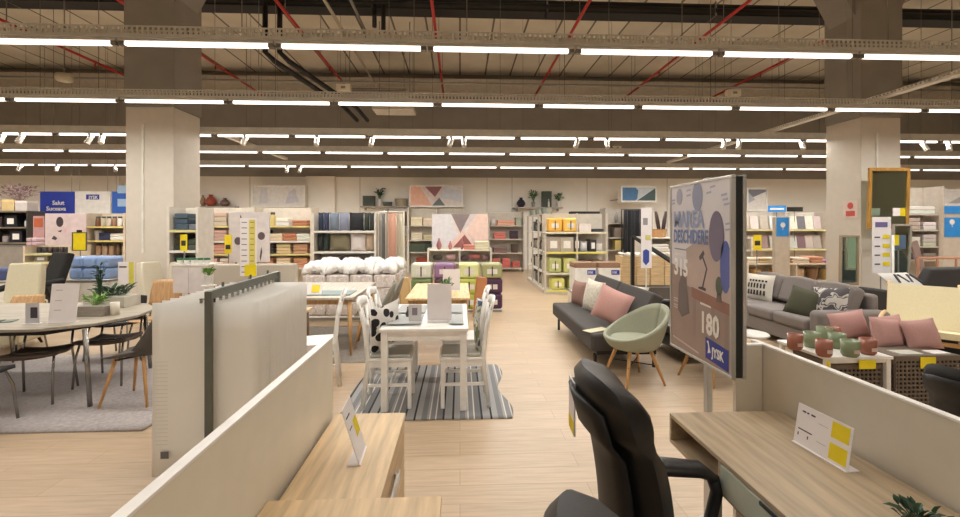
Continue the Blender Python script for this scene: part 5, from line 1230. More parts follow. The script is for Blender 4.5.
# --- aisle gondola
x0, x1, Y0, Y1 = 2.06, 3.62, 10.75, 13.6
t = thing('aisle_gondola', 'double shelving block beside the aisle, grey steel frame', 'shelving', ((x0 + x1) / 2, 12, 0))
GF = mat((196, 188, 174), .5); zt = 1.97
MB().box(x0 + .42, x0 + .45, Y0 + .5, Y1, .08, zt).build('spine_panel', GF, t, w=True)
MB().box(x0 + .02, x1, Y0 + .45, Y0 + .47, .08, zt).build('end_back_panel', GF, t, w=True)
MB().box(x0, x1, Y0, Y1, 0, .08).build('plinth', GF, t, w=True)
for y in (Y0, Y0 + .95, Y0 + 1.9, Y1 - .04):
    MB().box(x0, x0 + .04, y, y + .04, .08, zt).build('upright', GF, t, w=True)
for x in (x0 + .78, x1 - .04): MB().box(x, x + .04, Y0, Y0 + .03, .08, zt).build('upright', GF, t, w=True)
ez = [AZ(577, p, Y0) for p in (232, 252, 273)] + [.10]
for k, z in enumerate(ez):
    s = MB().box(x0 + .04, x1 - .04, Y0 + .02, Y0 + .45, z - .03 if k < 3 else .08, z).build('end_shelf', WHITEG, t, w=True)
    MB().box(x0 + .04, x1 - .04, Y0 - .008, Y0 + .002, z - .04 if k < 3 else .055, z + .004).build('price_strip', mat((224, 214, 110), .5) if k in (1, 3) else mat((226, 222, 196), .5), s, w=True)
    MB().box(x0 + .01, x0 + .42, Y0 + .52, Y1 - .04, z - .03 if k < 3 else .08, z).build('side_shelf', WHITEG, t, w=True)
gl = [[('duvet pack', (238, 184, 80), .36, .34, 1), ('duvet pack', (240, 206, 100), .36, .34, 1), ('carton', (226, 220, 210), .3, .2, 1), ('folded textile', (60, 58, 58), .3, .08, 1)],
      [('carton', (160, 150, 134), .32, .36, 1), ('carton', (170, 160, 146), .32, .36, 1), ('carton', CHA, .16, .36, 1), ('pillow', WHI, .22, .26, 1), ('carton', (52, 50, 52), .16, .3, 1), ('pillow', WHI, .2, .2, 1)],
      [('duvet pack', (186, 182, 112), .32, .36, 1), ('duvet pack', (196, 190, 120), .32, .36, 1), ('carton', (96, 72, 54), .28, .3, 1), ('carton', (96, 72, 54), .28, .3, 1)],
      [('duvet pack', (204, 208, 110), .34, .28, 1), ('duvet pack', (204, 208, 116), .34, .28, 1), ('duvet pack', (196, 200, 116), .34, .28, 1)]]
for k, sp_ in enumerate(gl): fill(sp_, x0 + .06, x1 - .06, Y0 + .22, ez[k], .38, ('top shelf', 'second shelf', 'third shelf', 'lowest shelf')[k], "gondola's end face", "goods on the gondola's end")
rnd = random.Random(4)
for k, z in enumerate(ez):
    y = Y0 + .66; n = 0
    while y < Y1 - .15:
        c = rnd.choice([(60, 66, 66), (120, 124, 120), (190, 182, 168), (84, 90, 84), (150, 140, 124), (206, 200, 190), (70, 60, 56)])
        item(rnd.choice(['bottle', 'jar', 'vase', 'jar']), c, x0 + .17, y, z, .17, rnd.uniform(.24, .36), .17, '%s container, %s from the near end on %s of gondola aisle side' % (col_name(c), ORD[n], ('top shelf', 'second shelf', 'third shelf', 'lowest shelf')[k]), "containers on the gondola's aisle side")
        y += .245; n += 1
for n, px in enumerate((528, 533, 539)):
    pass
for i in range(9):
    y = Y0 + .6 + i * .32; c = [(150, 156, 150), (120, 130, 126), (186, 184, 172)][i % 3]
    item('basket', c, x0 + .2, y, zt - .0 if False else zt, .26, .16, .26, '%s basket, %s from the near end along the gondola top' % (col_name(c), ORD[i]), 'baskets along the gondola top')
MB().box(x0 + .02, x0 + .42, Y0 + .5, Y1 - .04, zt - .02, zt).build('top_shelf', GF, t, w=True)
# dark canopy strips over the gondola's right half
x = AX(588, 11.6)
t = thing('lamp_display', 'black-shaded hanging lamp display behind the gondola end, left', 'lamp', (AX(580, 14.3), 14.3, 0)); 
MB().box(AX(571, 14.3), AX(585, 14.3), 14.2, 14.6, AZ(578, 214, 14.3), AZ(578, 211.5, 14.3)).build('shade', BLACK, t, w=True); MB().cyl((AX(578, 14.3), 14.4, 0), (AX(578, 14.3), 14.4, AZ(578, 214, 14.3)), .02, n=8).build('post', GREYM, t, w=True)
t = thing('lamp_display', 'black-shaded hanging lamp display behind the gondola end, right', 'lamp', (AX(592, 14.3), 14.3, 0)); 
MB().box(AX(586, 14.3), AX(599, 14.3), 14.2, 14.6, AZ(592, 214, 14.3), AZ(592, 211.5, 14.3)).build('shade', BLACK, t, w=True); MB().cyl((AX(592, 14.3), 14.4, 0), (AX(592, 14.3), 14.4, AZ(592, 214, 14.3)), .02, n=8).build('post', GREYM, t, w=True)
# --- white boxes with blue labels, wicker tops
Yb = 8.4
for i, px in enumerate((585.5, 609.5)):
    xa, xb = AX(px - 11, Yb), AX(px + 11, Yb); z0, z1 = .42, AZ(px, 268, Yb)
    t = thing('storage_box', 'white box with blue logo label and wicker top, %s of two' % ('left', 'right')[i], 'box', ((xa + xb) / 2, Yb + .2, .42), 0, 'white logo boxes behind the dark sofa bed')
    MB().box(xa, xb, Yb, Yb + .4, z0, z1).build('body', WHITE, t, w=True, bevel=.01)
    MB().box(xa, xb, Yb, Yb + .4, z1, z1 + .10).build('wicker_top', mat((150, 116, 90), .8, 'fluffy'), t, w=True, bevel=.01)
    lb = MB().box(xb - .18, xb - .02, Yb - .008, Yb - .001, z1 - .13, z1 - .04).build('label', mat((50, 60, 150), .5), t, w=True)
    text('JYSK', .058, WHITE, t, Matrix.Translation((xb - .17 - (xa + xb) / 2, Yb - .009 - Yb - .2, z1 - .105 - .42)) @ Euler((PI / 2, 0, 0)).to_matrix().to_4x4(), 'lettering', .02, sx=.9)
xa, xb = AX(573, Yb), AX(622, Yb)
t = thing('display_bin', 'white base carrying the two logo boxes behind the sofa bed', 'bin', ((xa + xb) / 2, Yb + .2, 0)); MB().box(xa, xb, Yb - .02, Yb + .42, 0, .415).build('body', CREAM, t, w=True, bevel=.01); MB().box(xa - .005, xb + .005, Yb - .025, Yb + .425, .37, .40).build('rim', GREYM, t, w=True)
for i in range(4):
    for j in range(3):
        px = 629 + i * 14.2; xa, xb = AX(px - 6.7, 9.0), AX(px + 6.7, 9.0); z = .44 + j * .20
        t = thing('wooden_crate', 'light wooden crate, %s from left in the %s layer behind sofa' % (ORD[i], ('bottom', 'middle', 'top')[j]), 'crate', ((xa + xb) / 2, 9.2, z), 0, 'light wooden crates behind the sofa')
        CW = mat((214, 186, 142), .6, 'woodx')
        MB().box(xa, xb, 9.0, 9.4, z, z + .15).build('body', CW, t, w=True, bevel=.004); MB().box(xa - .003, xb + .003, 8.99, 9.41, z + .151, z + .195).build('slatted_lid', CW, t, w=True, bevel=.004)
xa, xb = AX(621, 9.0), AX(680, 9.0)
t = thing('display_bin', 'dark base below the light wooden crates', 'bin', ((xa + xb) / 2, 9.2, 0)); MB().box(xa, xb, 8.97, 9.43, 0, .435).build('body', mat((90, 82, 76), .7), t, w=True); MB().box(xa - .005, xb + .005, 8.965, 9.435, .39, .42).build('rim', GREYM, t, w=True)
x0, x1 = AX(622, 9.1), AX(674, 9.1)
o = MB().surf(lambda u, v: (x0 + (x1 - x0) * u, 9.02 + .34 * v, 1.085 + .02 * math.sin(u * 40)), 30, 3, .04).build('cloth_runner', mat((226, 220, 210), .9, 'fluffy')); tag(o, 'crumpled white cloth lying along the top of the wooden crates', 'cloth')
# --- flag sign on thin pole
x, z = A(648, 307, 6.6)
t = thing('flag_sign', 'thin white pole with a blue shield sign beside the dark sofa bed', 'sign', (AX(646, 7.3), 7.3, 0))
MB().cyl((0, 0, 0), (0, 0, AZ(646, 205, 7.3)), .012, n=8).build('pole', WHITE, t); MB().lathe([(.16, 0), (.16, .01), (.02, .02)], n=20).build('foot', WHITE, t)
MB().box(-.09, .09, -.02, -.012, AZ(646, 268, 7.3), AZ(646, 208, 7.3)).build('card', PAPER, t)
zz = AZ(646, 255, 7.3)
M_ = TM(-.01, -.0205, zz); MB().prism([(-.05, -.11), (0, -.17), (.055, -.11), (.055, .07), (0, .10), (-.05, .07)], 0, .002, M_).build('blue_shield', mat((60, 80, 160), .5), t)
MB().box(-.06, .02, -.022, -.020, AZ(646, 225, 7.3), AZ(646, 218, 7.3)).build('grey_square', mat((150, 148, 150), .5), t)
MB().box(-.02, .07, -.022, -.020, AZ(646, 240, 7.3), AZ(646, 235, 7.3)).build('yellow_square', mat((214, 206, 120), .5), t)
# --- dark curtain rack and shelves behind
t, x0, x1, zs = shelving('decor_shelving', 'grey shelving with dark curtains hanging beside it', 606, 652, 12.5, .5, AZ(625, 208, 12.5), (223, 237.5, 250), frame=(176, 166, 154), strip=None, names=['top shelf', 'second shelf', 'third shelf'], **rack_labels('grey decor shelving'),
    specs=([('vase', GRY, .14, .32, 1), ('box', (170, 160, 156), .3, .3, 1)], [('box', (140, 116, 112), .3, .28, 1), ('box', (150, 130, 124), .26, .28, 1)], [('box', (214, 184, 116), .2, .28, 1), ('box', (130, 110, 100), .3, .26, 1)]))
for i, px in enumerate((625.5, 629.5, 633.5, 637.5)):
    item('hanging textile', (38, 38, 42) if i % 2 else (52, 52, 56), AX(px, 12.3), 12.3, .7, .105, AZ(630, 210, 12.3) - .7, .02, 'black hanging curtain, %s from left before the grey decor shelving' % ORD[i], 'black curtains')
t = thing('curtain_rail', 'black rail with the dark curtains before grey shelving', 'rack', (AX(631, 12.3), 12.32, 0)); xa, xb = AX(622, 12.3), AX(641, 12.3); zz = AZ(631, 209.5, 12.3)
MB().cyl((xa, 12.34, zz), (xb, 12.34, zz), .012, n=6).build('rail', BLACK, t, w=True)
for x in (xa, xb): MB().cyl((x, 12.34, 0), (x, 12.34, zz), .012, n=6).build('upright', BLACK, t, w=True)
# basket counter behind the sign
t, x0, x1, zs = shelving('decor_counter', 'white counter of baskets and books behind the advertising sign', 645, 752, 10.5, .6, AZ(690, 237, 10.5), (237.5, 250), frame=(226, 218, 206), strip=None, names=['top', 'lower shelf'], **rack_labels('basket counter'),
    specs=([('basket', (196, 150, 104), .42, .2, 1), ('frame', (222, 214, 200), .24, .42, 1), ('book', WHI, .2, .2, 1), ('folded textile', WHI, .4, .07, 2), ('basket', BEI, .4, .22, 1)], [('folded textile', WHI, .5, .07, 2), ('box', (196, 186, 170), .5, .2, 1), ('folded textile', (120, 100, 84), .4, .07, 2), ('folded textile', WHI, .4, .07, 2)]))
for i, px in enumerate((651, 658, 661.5, 666)):
    x, z = A(px, 208 + i % 2 * 2, 10.6)
    o = MB().tube([(0, 0, 0), (.02 * (-1) ** i, 0, .22), (.05 * (-1) ** i, 0, .46)], [.02, .028, .02], 6).build('wicker_stick', mat((84, 70, 70), .7), smooth=True); o.location = (AX(658 + i * 2, 10.75), 10.75, AZ(660, 230, 10.75)); o.rotation_euler = (0, -.25 + .16 * i, 0)
    tag(o, 'dark rolled bundle, %s from left sticking out of the tan basket' % ORD[i], 'roll', 'dark rolls in the tan basket')
# sloping dark bed rail
xa, za = A(641, 237, 8.2); xb, zb2 = A(694, 272, 7.6)
t = thing('bed_frame', 'dark sloping bed-frame beam behind the wooden crates', 'bed frame', (xa, 8.2, 0)); MB().tube([(xa, 8.6, za), (xb, 7.9, zb2)], [.035, .05], 4).build('side_rail', DKM, t, w=True); MB().box(xb - .04, xb + .04, 7.88, 7.94, 0, zb2).build('post', DKM, t, w=True); MB().box(xa - .03, xa + .03, 8.58, 8.64, 0, za).build('post', DKM, t, w=True)

# --- right wall: book-like bedding shelves
t, x0, x1, zs = shelving('sheet_shelving', 'long white shelving of pale bedding packs behind the grey sofa', 742, 829, 11.8, .5, AZ(790, 212, 11.8), (229.5, 249), frame=(214, 204, 190), names=['top shelf', 'second shelf'], **rack_labels('long bedding shelving'),
    specs=([('book', c, .22, .36, 1) for c in ((206, 188, 170), (222, 212, 200), (196, 178, 164), (226, 222, 216), (170, 168, 170), (228, 224, 216), (120, 116, 116), (226, 220, 214), (206, 196, 188))], [('book', c, .22, .36, 1) for c in ((196, 180, 160), (206, 164, 150), (170, 154, 144), (216, 208, 200), (206, 120, 110), (228, 222, 216), (140, 120, 116), (226, 206, 200), (206, 196, 186))]))
t, x0, x1, zs = shelving('sale_counter', 'low white counter heaped with cream goods behind the grey sofa', 748, 846, 9.6, .6, AZ(790, 263, 9.6), (263.5, 281), frame=(222, 208, 186), strip=None, names=['top', 'lower shelf'], **rack_labels('cream sale counter'),
    specs=([('folded textile', c, .3, .06, 2) for c in ((226, 214, 190), (206, 180, 140), (226, 216, 200), (160, 120, 90), (222, 206, 180))] + [('folded textile', (196, 130, 110), .3, .14, 1), ('folded textile', (170, 110, 160), .34, .05, 1)], [('basket', c, .26, .26, 1) for c in ((206, 170, 120), (196, 150, 100), (214, 184, 140), (150, 110, 80), (206, 170, 120))]))
t, x0, x1, zb, zt_ = board('blue_sign_post', 'grey display post with a blue sign and white balloon mark', 775, 790, 217, 270, 9.2, (196, 182, 164), (), th=.08, cat='sign', stand=False, z0=0)
o = MB().box(x0 + .03, x1 - .03, 9.19, 9.199, AZ(782, 236.5, 9.2), AZ(782, 217.5, 9.2)).build('blue_panel', SKY, t, w=True)
def balloon_mark(par, x, y, z, r):
    b = MB().lathe([(.001, 0), (r, 0), (r, .002), (.001, .002)], n=20); b.v = [(x + vx, y - vz, z + vy) for vx, vy, vz in b.v]; b.build('round_mark', WHITE, par, w=True)
    MB().box(x - r * .08, x + r * .08, y - .002, y, z - r * 1.9, z - r * .9).build('mark_tail', WHITE, par, w=True)
balloon_mark(t, (x0 + x1) / 2, 9.188, AZ(782, 225, 9.2), .055)
def flat_sign(name, label, px0, px1, py0, py1, Y, m, post=True, group=None, cat='sign', th=.012):
    xa, xb = AX(px0, Y), AX(px1, Y); pm = (px0 + px1) / 2; za, zb = AZ(pm, py1, Y), AZ(pm, py0, Y)
    t = thing(name, label, cat, ((xa + xb) / 2, Y, 0 if post else za), 0, group)
    MB().box(xa, xb, Y, Y + th, za, zb).build('panel', m, t, w=True, bevel=.002)
    if post: MB().cyl(((xa + xb) / 2, Y + th + .008, 0), ((xa + xb) / 2, Y + th + .008, zb - .02), .01, n=6).build('post', GREYM, t, w=True)
    return t, xa, xb, za, zb
t, xa, xb, za, zb = flat_sign('blue_banner', 'small sky-blue banner on top of the long bedding shelving', 768, 786, 205.5, 212, 12.0, SKY); MB().box(xa + .06, xb - .06, 11.995, 12.0, za + .06, za + .11).build('printed_line', WHITE, t, w=True)
t, xa, xb, za, zb = flat_sign('dark_banner', 'black strip banner beside the sky-blue one on bedding shelving', 787, 803, 207, 211.5, 12.0, BLACK)
t, xa, xb, za, zb = flat_sign('yellow_tag_sign', 'yellow hanging price tag right of the advertising sign', 753.5, 761.5, 235, 250, 9.4, YEL); MB().box(xa + .03, xb - .03, 9.396, 9.4, za + .1, za + .2).build('printed_line', TXT, t, w=True)
# --- right of the right column
t, x0, x1, zs = shelving('pillow_shelving', 'white shelving with stacked white pillows right of the gold mirror', 906, 944, 10.6, .5, AZ(925, 186, 10.6), (214, 230, 246.5, 260), frame=(206, 196, 184), strip=None, names=['top shelf', 'second shelf', 'third shelf', 'lowest shelf'], **rack_labels('white pillow shelving'),
    specs=([('folded textile', (232, 228, 222), .7, .10, 2)], [('folded textile', (196, 182, 166), .34, .1, 3), ('folded textile', (226, 222, 216), .34, .1, 2)], [('folded textile', (222, 216, 208), .34, .12, 2), ('folded textile', (206, 198, 188), .34, .1, 3)], [('folded textile', (80, 74, 70), .34, .08, 2), ('folded textile', (150, 140, 130), .34, .08, 2)]))
t, x0, x1, zb, zt_ = board('blue_sign_post', 'grey display post with blue signs at the right edge', 943, 976, 205, 262, 9.4, (196, 184, 168), (), th=.08, cat='sign', stand=False, z0=0)
MB().box(x0 + .03, x1 - .03, 9.39, 9.399, AZ(955, 237, 9.4), AZ(955, 217.5, 9.4)).build('blue_panel', SKY, t, w=True)
MB().box(x0 + .03, x1 - .03, 9.39, 9.399, AZ(955, 213.5, 9.4), AZ(955, 206, 9.4)).build('blue_strip', SKY, t, w=True)
balloon_mark(t, AX(951.5, 9.4), 9.388, AZ(951, 222, 9.4), .06)
x0, x1 = AX(918, 8.2), AX(975, 8.2); z1 = AZ(940, 258, 8.2)
t = thing('bed_frame', 'copper-brown bed rail frame above the charcoal sofa', 'bed frame', ((x0 + x1) / 2, 8.2, 0))
CP = mat((186, 136, 108), .4)
MB().cyl((x0, 8.2, z1), (x1, 8.2, z1), .025, n=8).build('top_rail', CP, t, w=True); MB().cyl((x0, 8.2, z1 - .28), (x1, 8.2, z1 - .28), .02, n=8).build('lower_rail', CP, t, w=True)
for k in range(4): x = x0 + (x1 - x0) * k / 3; MB().cyl((x, 8.2, 0), (x, 8.2, z1), .02, n=8).build('post', CP, t, w=True)
# leaning ironing-board shape
o = MB().obox((0, 0, .5), (.16, .04, 1.05), (0, -.28, 0)).build('wrapped_board', mat((150, 128, 122), .7, 'fabric'), bevel=.03); xx, zz = A(918, 250, 8.6); o.location = (xx + .05, 8.6, .35); 
tag(o, 'brownish wrapped board leaning right of the gold mirror', 'board')
# mirrors
MIR = mat((205, 226, 214), .04, metal=1.0, var=0.0)
def mirror(label, px0, px1, py0, py1, Y, fm, lean, f=.05, z0=None):
    xa, xb = AX(px0, Y), AX(px1, Y); pm = (px0 + px1) / 2; za, zb = AZ(pm, py1, Y), AZ(pm, py0, Y)
    t = thing('mirror', label, 'mirror', ((xa + xb) / 2, Y, za)); w_, h_ = xb - xa, zb - za
    M_ = Euler((lean, 0, 0)).to_matrix().to_4x4(); b = MB(); b.box(-w_ / 2, w_ / 2, -.02, .02, 0, f).box(-w_ / 2, w_ / 2, -.02, .02, h_ - f, h_).box(-w_ / 2, -w_ / 2 + f, -.02, .02, f, h_ - f).box(w_ / 2 - f, w_ / 2, -.02, .02, f, h_ - f)
    b.v = [tuple(M_ @ Vector(v)) for v in b.v]; b.build('frame', fm, t, bevel=.006)
    g = MB().box(-w_ / 2 + f, w_ / 2 - f, -.004, .012, f, h_ - f); g.v = [tuple(M_ @ Vector(v)) for v in g.v]; g.build('glass', MIR, t)
    return t
GOLD = mat((178, 132, 62), .35, 'woodz')
tm = mirror('gold-framed mirror tilted forward high beside the right column', 867, 908, 168, 229, 7.7, GOLD, .03, .06)
t, xa, xb, za, zb = flat_sign('mirror_tag', 'white and yellow tag on the gold mirror', 893, 905, 208, 216, 7.45, PAPER, post=False); t.location.y = 7.45; MB().box(xa + (xb - xa) * .6, xb, 7.445, 7.45, za, zb).build('yellow_part', YEL, t, w=True)
mirror('narrow beige-framed mirror standing against the right column', 839, 858, 235, 285, 7.75, mat((160, 144, 122), .5), .02, .04)
mirror('plain mirror standing beneath the gold one', 890, 909, 224, 276, 7.3, mat((170, 160, 146), .5), .05, .035)
t, xa, xb, za, zb = flat_sign('price_board', 'white price board with purple heading and yellow prices by mirrors', 872.5, 891, 217, 273, 7.15, PAPER)
t0 = t; w_ = xb - xa; h_ = zb - za
MB().box(xa + w_ * .15, xa + w_ * .8, 7.145, 7.15, zb - h_ * .18, zb - h_ * .09).build('heading_patch', mat((112, 100, 150), .5), t, w=True)
for k in range(4):
    z = zb - h_ * (.34 + k * .16); MB().box(xa + w_ * .55, xb - w_ * .08, 7.145, 7.15, z - .045, z + .02).build('yellow_price', YEL, t, w=True); MB().box(xa + w_ * .12, xa + w_ * .4, 7.146, 7.15, z - .03, z - .01).build('printed_line', TXT, t, w=True)
t, xa, xb, za, zb = flat_sign('color_card', 'small blue and yellow card leaning on the lower mirror', 893, 906, 235, 249, 7.1, mat((90, 112, 140), .5)); MB().box(xa, xa + (xb - xa) * .45, 7.095, 7.1, za + .06, zb).build('yellow_part', YEL, t, w=True)
# red fire sign on the column
x, z = A(853.5, 207, 8.1)
t = thing('fire_sign', 'small red pictogram sign stuck on the right column', 'sign', (7.49, 8.35, 1.9))
zc = H + (226 - 207) * 8.65 / F
RM = mat((206, 84, 70), .5)
MB().box(-.004, .002, -.16, .16, -.04, .30).build('plate', mat((226, 206, 196), .5), t)
b = MB().lathe([(.04, 0), (.065, 0), (.065, .003), (.04, .003)], n=20); b.v = [(-.004 - vz, vx, vy + .2) for vx, vy, vz in b.v]; b.build('red_ring', RM, t)
MB().box(-.006, -.004, -.10, .10, 0.0, .10).build('red_symbol', RM, t)
t.location = (7.495, 8.22, H + 10 * 8.4 / F)
# white thin pole near bentwood chair
o = MB().cyl((0, 0, 0), (0, 0, AZ(893, 235, 6.2)), .015, n=8).build('pole', WHITE, smooth=True); o.location = (AX(893, 6.2), 6.2, 0); tag(o, 'thin white pole rising behind the bentwood chair', 'pole')

# --- left zone: textile shelving beside the left column
t, x0, x1, zs = shelving('towel_shelving', 'white shelving of dark towels standing against the left column', 168, 197, 7.35, .45, AZ(183, 207, 7.35), (230, 250.5, 268), frame=(224, 216, 204), stripd=WHITEG, names=['top shelf', 'second shelf', 'third shelf'], **rack_labels('towel shelving'),
    specs=([('folded textile', (70, 84, 104), .22, .09, 3), ('folded textile', (120, 132, 140), .12, .1, 1)], [('folded textile', (50, 52, 44), .2, .09, 3), ('folded textile', (84, 90, 80), .13, .09, 2)], [('folded textile', (30, 30, 32), .2, .09, 2), ('folded textile', (60, 60, 62), .12, .09, 2)]))
t, xa, xb, za, zb = flat_sign('yellow_tag_sign', 'yellow hanging tag in front of the dark towel shelving', 180, 187, 234.5, 251, 7.0, YEL); MB().box(xa + .02, xb - .02, 6.996, 7.0, za + .08, za + .16).build('printed_line', TXT, t, w=True)
t, x0, x1, zs = shelving('blanket_shelving', 'wide white shelving of beige blankets and throws left of pillow rack', 196, 311, 11.0, .5, AZ(250, 207, 11.0), (226, 241, 254, 268), frame=(218, 208, 192), strip=mat((226, 214, 140), .5), stripd=WHITEG, names=['top shelf', 'second shelf', 'third shelf', 'lowest shelf'], **rack_labels('blanket shelving'),
    specs=([('folded textile', c, .3, .11, 3) for c in (BEI, (206, 190, 168), (176, 170, 160), WHI)] + [('jar', (206, 196, 120), .12, .34, 1), ('jar', (210, 200, 130), .12, .34, 1), ('folded textile', WHI, .3, .1, 2), ('folded textile', (180, 120, 90), .36, .07, 2)],
           [('folded textile', c, .3, .09, 3) for c in ((186, 150, 140), (200, 168, 150), (190, 156, 140), (206, 190, 180), CHA)] + [('folded textile', c, .36, .09, 2) for c in (CRE, (190, 130, 100), WHI)],
           [('folded textile', c, .34, .08, 3) for c in ((176, 130, 96), (200, 150, 134), (206, 120, 130), WHI, (70, 66, 64), (214, 190, 150), (196, 150, 116))],
           [('folded textile', c, .34, .08, 3) for c in ((206, 180, 160), (214, 196, 180), WHI, (186, 132, 100), (226, 206, 170), (196, 146, 110))]))
# white pine-cone poster and price list
PC = mat((84, 66, 70), .6)
t, x0, x1, zb, zt_ = board('leaf_poster', 'white poster with pine-cone drawings behind the yellow price list', 229, 269.5, 212, 262, 8.8, (222, 214, 212),
    [([(a + .09 * math.cos(k * PI / 6), b_ + .08 * math.sin(k * PI / 6)) for k in range(12)], (96, 80, 84)) for a, b_ in ((.22, .42), (.80, .52))] + [([(.28, .95), (.31, .9), (.30, .7), (.27, .75)], (80, 62, 68)), ([(.27, .62), (.30, .60), (.29, .54)], (80, 62, 68)), ([(.78, .02), (.82, .2), (.8, .3), (.76, .1)], (90, 76, 80))])
x0, x1 = AX(240, 5.6), AX(256.5, 5.6); z0, z1 = AZ(248, 276, 5.6), AZ(248, 218, 5.6)
t = thing('price_list', 'tall narrow price list with a yellow column above the sample rack', 'sign', ((x0 + x1) / 2, 5.6, 0))
MB().box(x0, x1, 5.6, 5.606, z0, z1).build('card', PAPER, t, w=True); MB().box(x0 + (x1 - x0) * .55, x1 - .015, 5.597, 5.6, z0 + .02, z1 - .02).build('yellow_column', mat((222, 208, 110), .5), t, w=True)
for k in range(10): z = z1 - .05 - k * .068; MB().box(x0 + .02, x0 + (x1 - x0) * .42, 5.597, 5.6, z - .008, z).build('printed_line', TXT, t, w=True); MB().box(x0 + (x1 - x0) * .62, x0 + (x1 - x0) * .85, 5.595, 5.597, z - .008, z).build('printed_price', mat((120, 110, 60), .6), t, w=True)
MB().cyl(((x0 + x1) / 2, 5.615, 0), ((x0 + x1) / 2, 5.615, z1 - .05), .008, n=6).build('post', GREYM, t, w=True); MB().box(x0 + (x1 - x0) * .3, x1, 5.590, 5.595, z0, z0 + .14).build('yellow_price', YEL, t, w=True)
t, xa, xb, za, zb = flat_sign('yellow_tag_sign', 'yellow hanging tag left of the pine-cone poster', 224.5, 231.5, 235, 253.5, 8.4, YEL); MB().box(xa + .02, xb - .02, 8.396, 8.4, za + .08, za + .16).build('printed_line', TXT, t, w=True)
# headboard panel + counter with green-lidded jars, white signs
x0, x1 = AX(213, 6.6), AX(296, 6.6); z1 = AZ(255, 264, 6.6)
t = thing('headboard', 'beige upholstered bed headboard behind the sample rack', 'headboard', ((x0 + x1) / 2, 6.6, 0)); MB().box(x0, x1, 6.6, 6.7, .15, z1).build('panel', mat((190, 180, 164), .85, 'fabric'), t, w=True, bevel=.03, seg=3)
for x in (x0 + .1, x1 - .1): MB().box(x - .04, x + .04, 6.61, 6.69, 0, .15).build('leg', DKM, t, w=True)
x0, x1 = AX(178, 7.0), AX(213, 7.0); z1 = AZ(195, 265, 7.0)
t = thing('jar_counter', 'pale counter with a row of green-lidded jars', 'counter', ((x0 + x1) / 2, 7.05, 0)); MB().box(x0, x1, 6.85, 7.25, 0, z1).build('body', mat((214, 204, 188), .5), t, w=True); MB().box(x0 - .01, x1 + .01, 6.84, 7.26, z1, z1 + .02).build('worktop', WHITE, t, w=True)
for i in range(5):
    xx = x0 + .06 + i * (x1 - x0 - .12) / 4; tt_ = thing('jar', 'small jar with green lid, %s from left on the pale counter' % ORD[i], 'jar', (xx, 6.95, z1 + .021), 0, 'green-lidded jars')
    MB().lathe([(.035, 0), (.04, .06)], n=12).build('body', WHITE, tt_); MB().lathe([(.042, .06), (.042, .09)], n=12).build('lid', mat((60, 120, 84), .5), tt_)
for i, (px0, px1, py0, py1, Y_, lab) in enumerate(((173, 204, 268, 293, 6.2, 'pair of wide white paper sheets upright behind the sample rack'),)):
    t, xa, xb, za, zb = flat_sign('paper_sheet', lab, px0, px1, py0, py1, Y_, mat((222, 212, 208), .6), post=True, cat='sign', th=.004); MB().box((xa + xb) / 2 - .002, (xa + xb) / 2 + .002, Y_ - .002, Y_, za, zb).build('fold_line', mat((170, 160, 160), .6), t, w=True)
potted('potted_plant', 'small grassy green plant in white pot beside the paper sheets', AX(209, 6.0), 6.0, AZ(209, 285, 6.0), .06, .13, WHITE, 46, .07, .09, .07, .02, 15, GRNL)
x, z = A(209, 285, 6.0)
t = thing('side_table', 'slim white stand under the small grassy plant', 'stand', (x, 6.0, 0)); MB().lathe([(.09, z - .012), (.09, z - .001)], n=16).build('top', WHITE, t); MB().cyl((0, 0, .01), (0, 0, z - .012), .015, n=8).build('pole', WHITE, t); MB().lathe([(.12, 0), (.12, .01)], n=16).build('foot', WHITE, t)
t, xa, xb, za, zb = flat_sign('price_sheet', 'white and yellow price sheet left of the cream chairs', 118, 134, 262, 284, 6.6, PAPER); MB().box(xa + (xb - xa) * .68, xb, 6.596, 6.6, za, zb).build('yellow_column', mat((222, 210, 90), .5), t, w=True); MB().box(xa + .02, xa + .12, 6.596, 6.6, zb - .08, zb - .06).build('printed_line', TXT, t, w=True)
# --- far left: dark wall unit, store signs
t, x0, x1, zs = shelving('dark_shelving', 'charcoal shelving of dark goods at the far left', -30, 27, 12.0, .5, AZ(15, 211, 12.0), (210.8, 227, 242.5), frame=(64, 58, 52), strip=mat((120, 108, 92), .5), names=['top', 'second shelf', 'third shelf'], **rack_labels('charcoal shelving'),
    specs=([('basket', BRN, .3, .42, 1), ('basket', BEI, .3, .3, 1), ('box', (206, 186, 130), .3, .3, 1), ('box', (200, 190, 180), .3, .26, 1)], [('carton', (40, 36, 36), .26, .3, 1), ('carton', (60, 50, 46), .26, .26, 1), ('carton', (30, 28, 28), .3, .3, 1), ('jar', WHI, .14, .2, 1)], [('carton', (70, 60, 56), .26, .26, 1), ('jar', (190, 180, 170), .16, .2, 1), ('carton', (36, 34, 34), .3, .3, 1)]))
potted('flower_bunch', 'large pinkish dried flower bunch above the charcoal shelving', AX(19, 12.2), 12.2, AZ(19, 211, 12.2), .12, .25, mat((150, 110, 120), .6), 90, .5, .42, .12, .06, 21, mat((156, 130, 136), .7))
def lit_sign(label, px0, px1, m, txts):
    Y_ = 13.2; xa, xb = AX(px0, Y_), AX(px1, Y_); pm = (px0 + px1) / 2; za, zb = AZ(pm, 213.5, Y_), AZ(pm, 191.5, Y_)
    t = thing('store_sign', label, 'sign', ((xa + xb) / 2, Y_, za)); MB().box(xa, xb, Y_, Y_ + .06, za, zb).build('panel', m, t, w=True)
    for x in (xa + .1, xb - .1): MB().cyl((x, Y_ + .03, zb), (x, Y_ + .03, ZC), .006, n=5).build('suspension_wire', GREYM, t, w=True)
    return t, xa, xb, za, zb
